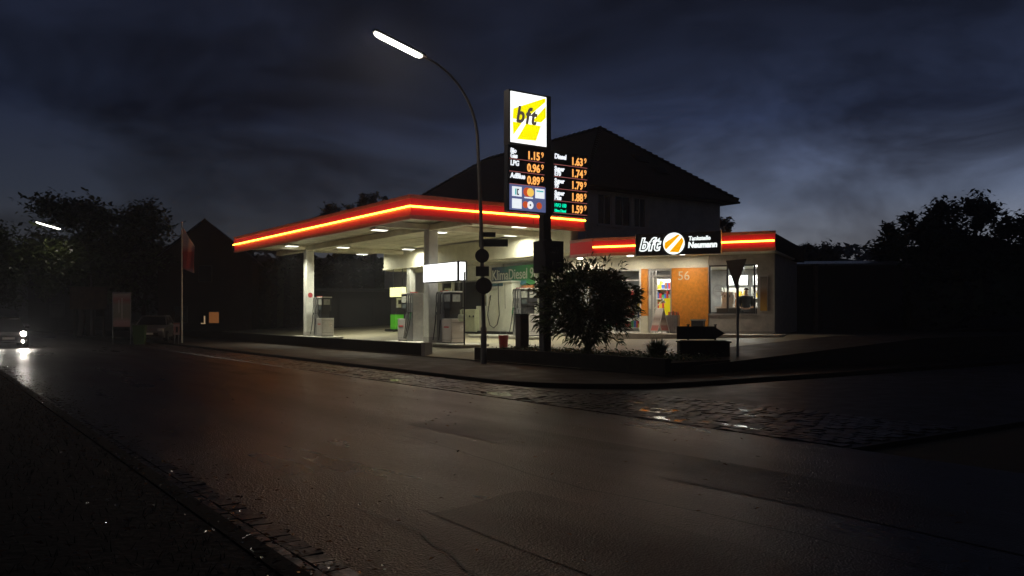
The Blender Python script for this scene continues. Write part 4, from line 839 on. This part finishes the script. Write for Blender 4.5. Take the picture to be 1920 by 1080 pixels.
for wb0, wb1 in ((13.8,14.75),(14.95,16.1),(16.3,17.2)):
    m = MB()
    m.box((wb0,s0+.08,WZ0),(wb0+.07,s0+.16,WZ1)); m.box((wb1-.07,s0+.08,WZ0),(wb1,s0+.16,WZ1)); m.box((wb0+.07,s0+.08,WZ0),(wb1-.07,s0+.16,WZ0+.07)); m.box((wb0+.07,s0+.08,WZ1-.07),(wb1-.07,s0+.16,WZ1)); m.box(((wb0+wb1)/2-.02,s0+.09,WZ0+.07),((wb0+wb1)/2+.02,s0+.15,WZ1-.07))
    wd = m.build('window', mat('window_frame_grey', (.75,.72,.68), .5), hs); m = MB(); m.quad((wb0+.05,s0+.12,WZ0),(wb1-.05,s0+.12,WZ0),(wb1-.05,s0+.12,WZ1),(wb0+.05,s0+.12,WZ1)); m.build('pane', mat('house_pane', (.012,.012,.014), .12), wd)
m = MB(); m.box((14.75,s0+.02,WZ0),(14.95,s0+.3,WZ1)); m.box((16.1,s0+.02,WZ0),(16.3,s0+.3,WZ1)); m.box((13.7,s0-.08,WZ0-.08),(17.35,s0-.001,WZ0-.01)); m.box((17.2,s0+.05,WZ0),(17.3,s0+.3,WZ1)); m.build('window_surround', M_hw, hs)
# ================================================================ TREES
def tree(name, label, x, y, h, rx, rz__, tz, n, ls, m_, seed, group=None, gaps=.35, cat='tree'):
    random.seed(seed); t = thing(name, label, cat, (x,y,0), 0, group)
    tr = MB(); top = h*.72
    pts = [(random.gauss(0,.08)*k, random.gauss(0,.08)*k, top*k/5) for k in range(6)]; tr.tube(pts, [h*.03*(1-.16*k) for k in range(6)], 8)
    ends = []
    for i in range(13):
        k = random.uniform(.35,1); p = Vector(pts[int(k*5)]); a = random.uniform(0,6.28); q = random.uniform(.5,.95)
        e = Vector((rx*q*math.cos(a), rx*q*math.sin(a), tz+rz__*random.uniform(-.5,.75))); mid = p.lerp(e,.5)+Vector((0,0,.3)); tr.tube([p,mid,e], [h*.011,h*.007,h*.002], 5); ends.append(e)
    tr.build('trunk', M_wood, t)
    lv = MB(); cl = []
    for i in range(46):
        if i < 13: c = ends[i]
        else:
            while True:
                u = Vector((random.uniform(-1,1),random.uniform(-1,1),random.uniform(-.9,1)))
                if gaps < u.length < 1: break
            c = Vector((u.x*rx, u.y*rx, tz+u.z*rz__))
        cl.append((c, random.uniform(.16,.34)*rx))
    for i in range(n):
        c, r_ = cl[random.randrange(len(cl))]; d = Vector((random.gauss(0,.5),random.gauss(0,.5),random.gauss(0,.38))); leafquad(lv, c+d*r_, ls*random.uniform(.6,1.3), .9, .5)
    lv.build('crown', m_, t); return t
GT = 'dark trees on the skyline'
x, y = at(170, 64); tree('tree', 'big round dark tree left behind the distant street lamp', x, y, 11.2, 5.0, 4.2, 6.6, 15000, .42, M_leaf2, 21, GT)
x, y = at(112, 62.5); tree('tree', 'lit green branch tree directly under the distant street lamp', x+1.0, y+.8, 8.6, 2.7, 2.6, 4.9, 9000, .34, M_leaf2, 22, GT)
x, y = at(20, 60); tree('tree', 'dark tree at the left edge of the picture', x-2.5, y, 8.6, 3.6, 3.4, 5.0, 7000, .4, M_leaf, 23, GT)
x, y = at(265, 78); tree('tree', 'dark tree between the banner and the flagpole', x, y, 9.0, 4.2, 3.6, 5.4, 8000, .45, M_leaf, 24, GT)
x, y = at(640, 92); tree('tree', 'small ragged tree top above the middle of the canopy edge', x, y, 14.4, 2.6, 2.3, 11.2, 4200, .42, M_leaf, 25, GT)
x, y = at(700, 92); tree('tree', 'lone tree tip just above the canopy near its corner', x, y, 15.4, 1.5, 1.6, 13.3, 1800, .42, M_leaf, 26, GT)
x, y = at(1712, 50); tree('tree', 'wide ragged tree on the right behind the shed', x, y, 8.0, 2.1, 2.3, 5.2, 6000, .40, M_leaf, 27, GT, .25)
x, y = at(1800, 51); tree('tree', 'tallest bushy tree at the right of the picture', x, y, 9.4, 2.9, 2.8, 5.9, 8500, .40, M_leaf, 28, GT, .25)
x, y = at(1905, 50); tree('tree', 'dark tree at the right edge of the picture', x+1, y, 7.6, 3.2, 2.9, 4.6, 7000, .40, M_leaf, 29, GT, .25)
x, y = at(1352, 62); tree('tree', 'small leafy tree tip beside the right corner of the house', x, y, 9.2, .9, 1.1, 7.9, 1000, .3, M_leaf, 30, GT)
for px_, lab in ((1493,'small ragged bush top above the shed near the shop corner'),(1545,'low ragged bush top above the middle of the shed')):
    x, y = at(px_, 75); tree('bush', lab, x, y, 8.2, 1.9, 1.5, 6.4, 2600, .34, M_leaf, px_, None, .2, 'bush')
# dark hedge behind the canopy, and treeline behind everything
def hedge(name, label, cat, p, q, z0, z1, dp, n, ls, seed, m_=M_leaf):
    random.seed(seed); mbh = MB(); p, q = Vector((*p,0)), Vector((*q,0)); d = (q-p); nrm = Vector((-d.y,d.x,0)).normalized()
    for i in range(n):
        u = random.random(); top = z1*(1+.10*math.sin(u*17+seed)+.06*math.sin(u*43)); c = p+d*u+nrm*random.uniform(-dp,dp); c.z = random.uniform(z0,top) if i%3 else top*random.uniform(.93,1.03)
        leafquad(mbh, c, ls*random.uniform(.6,1.4), .9, .6)
    core = []
    k = 24
    for i in range(k+1): u = i/k; top = z1*(.9+.09*math.sin(u*17+seed)); c = p+d*u; core.append((c.x,c.y,top))
    for i in range(k):
        a, b = core[i], core[i+1]
        for sgn in (-1,1):
            o_ = nrm*dp*.6*sgn; mbh.quad((a[0]+o_.x,a[1]+o_.y,z0),(b[0]+o_.x,b[1]+o_.y,z0),(b[0]+o_.x*.6,b[1]+o_.y*.6,b[2]),(a[0]+o_.x*.6,a[1]+o_.y*.6,a[2]))
    return mbh.build(name, m_)
o = hedge('hedge', '', '', at(455,74), at(745,70), 0, 6.4, .8, 5000, .45, 2); tag(o, 'tall dark hedge closing the view under the left end of the canopy', 'hedge')
o = hedge('woodland', '', '', at(-260,150), at(900,170), 0, 13, 4, 9000, 1.5, 4); o['kind'] = 'stuff'; o['label'] = 'dark wood behind the houses on the left'
o = hedge('woodland', '', '', at(1380,140), at(2500,150), 0, 11.5, 4, 8000, 1.3, 6); o['kind'] = 'stuff'; o['label'] = 'dark wood low on the right horizon'
# ================================================================ LEFT BACKGROUND
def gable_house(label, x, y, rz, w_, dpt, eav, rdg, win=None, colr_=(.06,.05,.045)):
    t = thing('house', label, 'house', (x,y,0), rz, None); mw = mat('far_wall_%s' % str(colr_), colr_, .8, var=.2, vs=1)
    m = MB(); m.add([(-w_/2,0,0),(w_/2,0,0),(w_/2,0,eav),(0,0,rdg-.1),(-w_/2,0,eav),(-w_/2,dpt,0),(w_/2,dpt,0),(w_/2,dpt,eav),(0,dpt,rdg-.1),(-w_/2,dpt,eav)], [(0,1,2,3,4),(9,8,7,6,5),(0,5,6,1),(1,6,7,2),(5,0,4,9)]); m.build('wall', mw, t)
    m = MB(); o_ = .45; sl = (rdg-eav)/(w_/2)
    for sg_ in (-1,1): m.add([(sg_*(w_/2+o_),-o_,eav-sl*o_),(0,-o_,rdg),(0,dpt+o_,rdg),(sg_*(w_/2+o_),dpt+o_,eav-sl*o_),(sg_*(w_/2+o_),-o_,eav-sl*o_-.15),(0,-o_,rdg-.15),(0,dpt+o_,rdg-.15),(sg_*(w_/2+o_),dpt+o_,eav-sl*o_-.15)], [(0,1,2,3),(7,6,5,4),(0,4,5,1),(3,2,6,7),(0,3,7,4)])
    m.build('roof', M_tile, t)
    for (wx, wz, ww, wh, lit) in (win or []):
        m = MB(); m.box((wx-ww/2-.06,-.05,wz-.06),(wx+ww/2+.06,-.001,wz+wh+.06)); f_ = m.build('window', mat('far_frame', (.12,.11,.10), .6), t); m = MB(); m.quad((wx-ww/2,-.056,wz),(wx+ww/2,-.056,wz),(wx+ww/2,-.056,wz+wh),(wx-ww/2,-.056,wz+wh)); m.build('pane', lit or mat('house_pane', (.012,.012,.014), .12), f_)
    return t
GLw = glow('warm_window', (.55,.20,.06), .26); GLw2 = glow('pale_window', (.9,.6,.32), .35)
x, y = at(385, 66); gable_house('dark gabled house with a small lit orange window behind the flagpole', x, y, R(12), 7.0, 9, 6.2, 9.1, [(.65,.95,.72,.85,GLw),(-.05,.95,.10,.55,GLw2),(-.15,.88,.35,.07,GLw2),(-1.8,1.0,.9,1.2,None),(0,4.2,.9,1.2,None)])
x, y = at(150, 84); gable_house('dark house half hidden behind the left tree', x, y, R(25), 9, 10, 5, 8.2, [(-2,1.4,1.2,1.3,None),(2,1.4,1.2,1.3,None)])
# garage row under the canopy's far side
gw = thing('garage', 'dim flat roofed garage row seen under the canopy between the pumps', 'garage', (*at(668,58),.5), R(14))
m = MB(); m.box((-3.6,0,0),(3.4,5,2.7)); m.build('wall', mat('garage_wall', (.025,.022,.02), .7, var=.2), gw); m = MB(); m.box((-3.75,-.2,2.701),(3.55,5.1,2.9)); m.build('roof', M_dark, gw)
for i in range(3): m = MB(); m.box((-3.4+2.3*i,-.06,0),(-1.3+2.3*i,-.001,2.2)); m.build('door', mat('garage_door', (.018,.016,.016), .4, bump=.2), gw)
# wooden board, banner, bin, car, little sign, flag
x, y = at(166, 56); t = thing('billboard', 'dim brown wooden board standing under the left trees', 'billboard', (x,y,0), R(10))
m = MB(); m.box((-1.15,-.05,1.95),(1.15,.05,3.45)); m.build('panel', mat('board_brown', (.10,.055,.03), .7, var=.4, vs=3), t)
for x_ in (-.9,.9): m = MB(); m.box((x_-.05,.051,0),(x_+.05,.13,3.3)); m.build('post', M_wood, t)
x, y = at(228, 45.5); t = thing('advertising_banner', 'upright pale printed banner in a frame beside the green bin', 'banner', (x,y,0), R(12))
m = MB(); m.box((-.42,-.02,.95),(.42,.0,2.75)); m.build('print', gradmat('banner_print', [(0,(.36,.20,.19)),(.15,(.40,.26,.26)),(.3,(.20,.20,.16)),(.65,(.22,.22,.19)),(.8,(.30,.12,.12)),(1,(.36,.34,.33))], 2), t)
m = MB(); m.tube([(-.45,.02,0),(-.45,.02,2.8)], .025, 8); m.tube([(.45,.02,0),(.45,.02,2.8)], .025, 8); m.tube([(-.45,.02,2.8),(.45,.02,2.8)], .025, 8); m.build('frame', M_grey, t)
m = MB(); m.box((.0,-.024,1.35),(.05,-.021,2.5)); m.box((-.15,-.024,1.7),(-.11,-.021,2.4)); m.build('print_lines', mat('print_pale', (.45,.42,.40), .6), t)
x, y = at(262, 43.5); t = thing('wheelie_bin', 'dark green wheelie bin beside the upright banner', 'bin', (x,y,.0), R(15))
m = MB(); m.add([(-.24,-.28,.08),(.24,-.28,.08),(.24,.2,.08),(-.24,.2,.08),(-.30,-.36,1.0),(.30,-.36,1.0),(.30,.34,1.0),(-.30,.34,1.0)], [(0,3,2,1),(4,5,6,7),(0,1,5,4),(1,2,6,5),(2,3,7,6),(3,0,4,7)]); m.build('body', mat('bin_green', (.05,.11,.03), .5), t); m = MB(); m.rbox((-.32,-.39,1.001),(.32,.40,1.07),.04); m.build('lid', mat('bin_green_lid', (.04,.08,.03), .5), t)
for x_ in (-.26,.26): m = MB(); m.tube([(x_-.03,.22,.1),(x_+.03,.22,.1)], .1, 12); m.build('wheel', M_black, t)
x, y = at(341, 45); t = thing('flagpole', 'tall thin white flagpole at the left forecourt corner', 'flagpole', (x,y,.1), 0)
m = MB(); m.tube([(0,0,0),(0,0,6.4)], [.045,.03], 10); m.build('pole', M_white, t); m = MB(); m.tube([(0,0,6.4),(0,0,6.46)], .05, 10); m.build('cap', M_white, t)
f = MB(); nx, nz_ = 12, 18
def fp(u, v):   # hanging flag: hoist u=0, fly droops
    return (.05+u*(.62-.25*(v<.0)), .07*math.sin(u*9+v*3)*u, 6.2-v*2.25*(1-.12*u)-u*(1.05-.55*v)+0)
for i in range(nx+1):
    for j in range(nz_+1): f.v.append(fp(i/nx, j/nz_))
for i in range(nx):
    for j in range(nz_): k = i*(nz_+1)+j; f.f.append((k,k+nz_+1,k+nz_+2,k+1)); f.m.append(0); f.smooth.append(True)
o = f.build('flag', gradmat('flag_print', [(0,(.5,.42,.42)),(.12,(.5,.10,.10)),(.45,(.5,.09,.09)),(.6,(.70,.50,.50)),(1,(.75,.68,.68))], 2), None); o.location = (x,y,.1); tag(o, 'red and white flag hanging limp from the white pole', 'flag')
o.modifiers.new('thick', 'SOLIDIFY').thickness = .006
x, y = at(331, 44); t = thing('small_sign', 'small red and white board at the foot of the flagpole', 'sign', (x,y,.55), R(10))
m = MB(); m.box((-.15,-.02,0),(.15,.0,.62)); m.build('board', gradmat('small_print', [(0,(.4,.33,.32)),(.6,(.36,.16,.15)),(.8,(.45,.36,.35)),(1,(.3,.08,.07))], 2), t); m = MB(); m.box((-.03,-.026,.12),(.07,-.021,.42)); m.build('symbol', M_ink, t); m = MB(); m.box((-.12,.001,-.5),(-.08,.03,.5)); m.box((.08,.001,-.5),(.12,.03,.5)); m.build('legs', M_grey, t)
# ================================================================ CARS
def car(label, x, y, z, rz, col, lit=None, hgt=1.45, group=None, name='parked_car'):
    """front faces local -y; 4.2 m long, 1.76 m wide"""
    t = thing(name, label, 'car', (x,y,z), rz, group); k = hgt/1.45
    prof = [(-2.08,.38),(-2.10,.62),(-1.98,.76),(-1.2,.90),(-.95,.93),(1.2,.98),(1.95,.95),(2.08,.80),(2.10,.42),(1.95,.26),(-1.9,.24)]
    body = MB(); n = len(prof)
    W = lambda yy: .88-.10*max(0,abs(yy)-1.5)/.6
    lay = [(.86,-1),(1.0,-.96),(1.0,.96),(.86,1)]
    vs = []
    for wq, sg_ in ((.90,-1),(1,-.9),(1,.9),(.90,1)):
        for (yy,z_) in prof: vs.append((W(yy)*(sg_ if abs(sg_) < 1 else sg_*.99)*1.0 if False else W(yy)*sg_, yy*(wq if abs(sg_)==1 else 1)/(1 if abs(sg_)<1 else wq)*(.985 if abs(sg_)==1 else 1), (z_*k-.03*(abs(sg_)==1)*(z_>.8)+.02*(abs(sg_)==1)*(z_<.4))))
    fs = [tuple(range(n))[::-1], tuple(range(3*n,4*n))]
    for q in range(3): fs += [(q*n+i, q*n+(i+1)%n, (q+1)*n+(i+1)%n, (q+1)*n+i) for i in range(n)]
    body.add(vs, fs); body.build('body', col, t, bevel=.04)
    g_ = MB(); lo = [(-1.0,.94),(1.75,.99)]; hi = [(-.25,1.42),(1.15,1.43)]
    gv = [(-.78,-1.05,.93*k),(.78,-1.05,.93*k),(.78,1.80,.97*k),(-.78,1.80,.97*k),(-.62,-.30,1.40*k),(.62,-.30,1.40*k),(.62,1.20,1.42*k),(-.62,1.20,1.42*k)]
    g_.add(gv, [(0,1,5,4),(1,2,6,5),(2,3,7,6),(3,0,4,7),(0,3,2,1)]); g_.build('windows', mat('car_glass', (.01,.01,.012), .06), t)
    rf_ = MB(); rf_.rbox((-.63,-.32,1.40*k),(.63,1.22,1.46*k),.08)
    for a_, b_ in ((0,4),(1,5),(2,6),(3,7)): rf_.tube([gv[a_],gv[b_]], .035, 6)
    rf_.tube([(.71,.35,.95*k),(.63,.35,1.41*k)], .03, 6); rf_.tube([(-.71,.35,.95*k),(-.63,.35,1.41*k)], .03, 6); rf_.build('roof', col, t, bevel=.02)
    for sx_ in (-1,1):
        for yy in (-1.32,1.30):
            m = MB(); m.tube([(sx_*.70,yy,.31),(sx_*.90,yy,.31)], .31, 20); wl = m.build('wheel', M_black, t); m = MB(); m.tube([(sx_*.895,yy,.31),(sx_*.912,yy,.31)], .19, 14); m.build('rim', M_grey, wl)
        m = MB(); (m.tube([(sx_*.62,-2.05,.68),(sx_*.62,-2.14,.68)], .12, 16) if lit else m.rbox((sx_*.62-.17,-2.125,.60*k),(sx_*.62+.17,-2.05,.76*k),.03)); m.build('headlight', lit or mat('clear_lamp', (.4,.4,.4), .1), t)
        m = MB(); m.rbox((sx_*.70-.12,2.05,.66*k),(sx_*.70+.12,2.125,.86*k),.02); m.build('tail_light', mat('tail_red', (.25,.01,.01), .2), t)
        m = MB(); m.rbox((sx_*.93-.09,-.85,.93*k),(sx_*.93+.09,-.75,1.05*k),.02); m.build('mirror', col, t)
    m = MB(); m.box((-.5,-2.13,.34*k),(.5,-2.08,.52*k)); m.build('grille', M_dark, t)
    m = MB(); m.box((-.26,-2.14,.42*k),(.26,-2.131,.52*k)); m.build('number_plate', M_white, t)
    return t
M_paint = mat('silver_paint', (.20,.19,.19), .3, .4); M_pdark = mat('dark_paint', (.03,.025,.025), .2, .2)
car('pale car parked nose on between the green bin and the flagpole', *at(290,47.5), .1, R(14), M_paint, group=None)
car('dark car parked side on at the right edge of the picture', *at(1836,38), .1, R(-98), M_pdark)
hx, hy = L(-10.75, 22.3)
hc = car('oncoming car with lit headlights at the left end of the road', hx, hy, 0, TH+R(1), M_pdark, glow('headlight_on', (1,.95,.85), 60), 1.45, None, 'oncoming_car')
for sx_ in (-1,1):
    m = MB(); m.tube([(sx_*.60,-2.13,.31),(sx_*.60,-2.155,.31)], .065, 14); m.build('fog_light', glow('fog_on', (1,.93,.80), 40), hc)
    l = bpy.data.lights.new('headlight_beam', 'SPOT'); l.energy = 200; l.color = (1,.93,.82); l.spot_size = R(70); l.spot_blend = .8; l.shadow_soft_size = .09
    o = bpy.data.objects.new('headlight_beam', l); C.objects.link(o); o.parent = hc; o.location = (sx_*.62,-2.2,.66); o.rotation_euler = (R(80),0,R(180))
# ================================================================ RIGHT BACKGROUND
sh_ = thing('shed', 'long low dark shed with pale flat roof edge right of the shop', 'shed', (*at(1600,44),.1), R(-8))
m = MB(); m.box((-5.2,0,0),(3.2,7,4.1)); m.build('wall', mat('shed_wall', (.05,.042,.036), .8, var=.25, vs=1.5, bump=.2), sh_)
m = MB(); m.add([(-5.4,-.4,4.15),(3.6,-.4,4.15),(3.6,7.2,4.75),(-5.4,7.2,4.75),(-5.4,-.4,4.05),(3.6,-.4,4.05),(3.6,7.2,4.65),(-5.4,7.2,4.65)], [(0,1,2,3),(7,6,5,4),(0,4,5,1),(1,5,6,2),(2,6,7,3),(3,7,4,0)]); m.build('roof', mat('wet_roof', (.14,.15,.16), .3, .3, rvar=.15), sh_)
m = MB(); m.box((-1.5,-.04,0),(1.2,-.001,2.4)); m.build('gate', M_dark, sh_)
x, y = at(1529, 36); t = thing('wooden_post', 'pale brown upright post in front of the dark shed', 'post', (x,y,.1), 0); m = MB(); m.rbox((-.09,-.09,0),(.09,.09,3.6),.02); m.build('post', mat('post_brown', (.16,.10,.08), .7, var=.3), t); m = MB(); m.box((-.11,-.11,3.601),(.11,.11,3.65)); m.build('cap', M_wood, t)
x, y = at(1707, 43.2); t = thing('wall_light', 'tiny white wall light on the dark shed', 'light', (x,y,2.75), 0); m = MB(); m.tube([(0,-.02,-.05),(0,-.02,.05)], .045, 10); m.build('bulb', glow('tiny_light', (.8,.85,1), 3), t); m = MB(); m.box((-.06,0.03,-.08),(.06,.08,.08)); m.build('housing', M_dark, t)
o = hedge('hedge', '', '', at(1700,41.5), at(2150,44), 0, 3.9, .6, 5000, .3, 8); tag(o, 'dark hedge behind the parked car on the right', 'hedge')
# ================================================================ DAMP AIR
hz = MB(); hz.box((-330,-90,-1.6),(330,430,18)); hm = bpy.data.materials.new('damp_air'); hm.use_nodes = True; t = hm.node_tree; t.nodes.remove(t.nodes['Principled BSDF'])
v = t.nodes.new('ShaderNodeVolumePrincipled'); v.inputs['Density'].default_value = .0016; v.inputs['Color'].default_value = (.9,.92,1,1); v.inputs['Anisotropy'].default_value = .6
t.links.new(v.outputs[0], t.nodes['Material Output'].inputs['Volume']); ho = hz.build('haze', hm); ho['kind'] = 'stuff'; ho['label'] = 'thin damp night air glowing round the lamps'
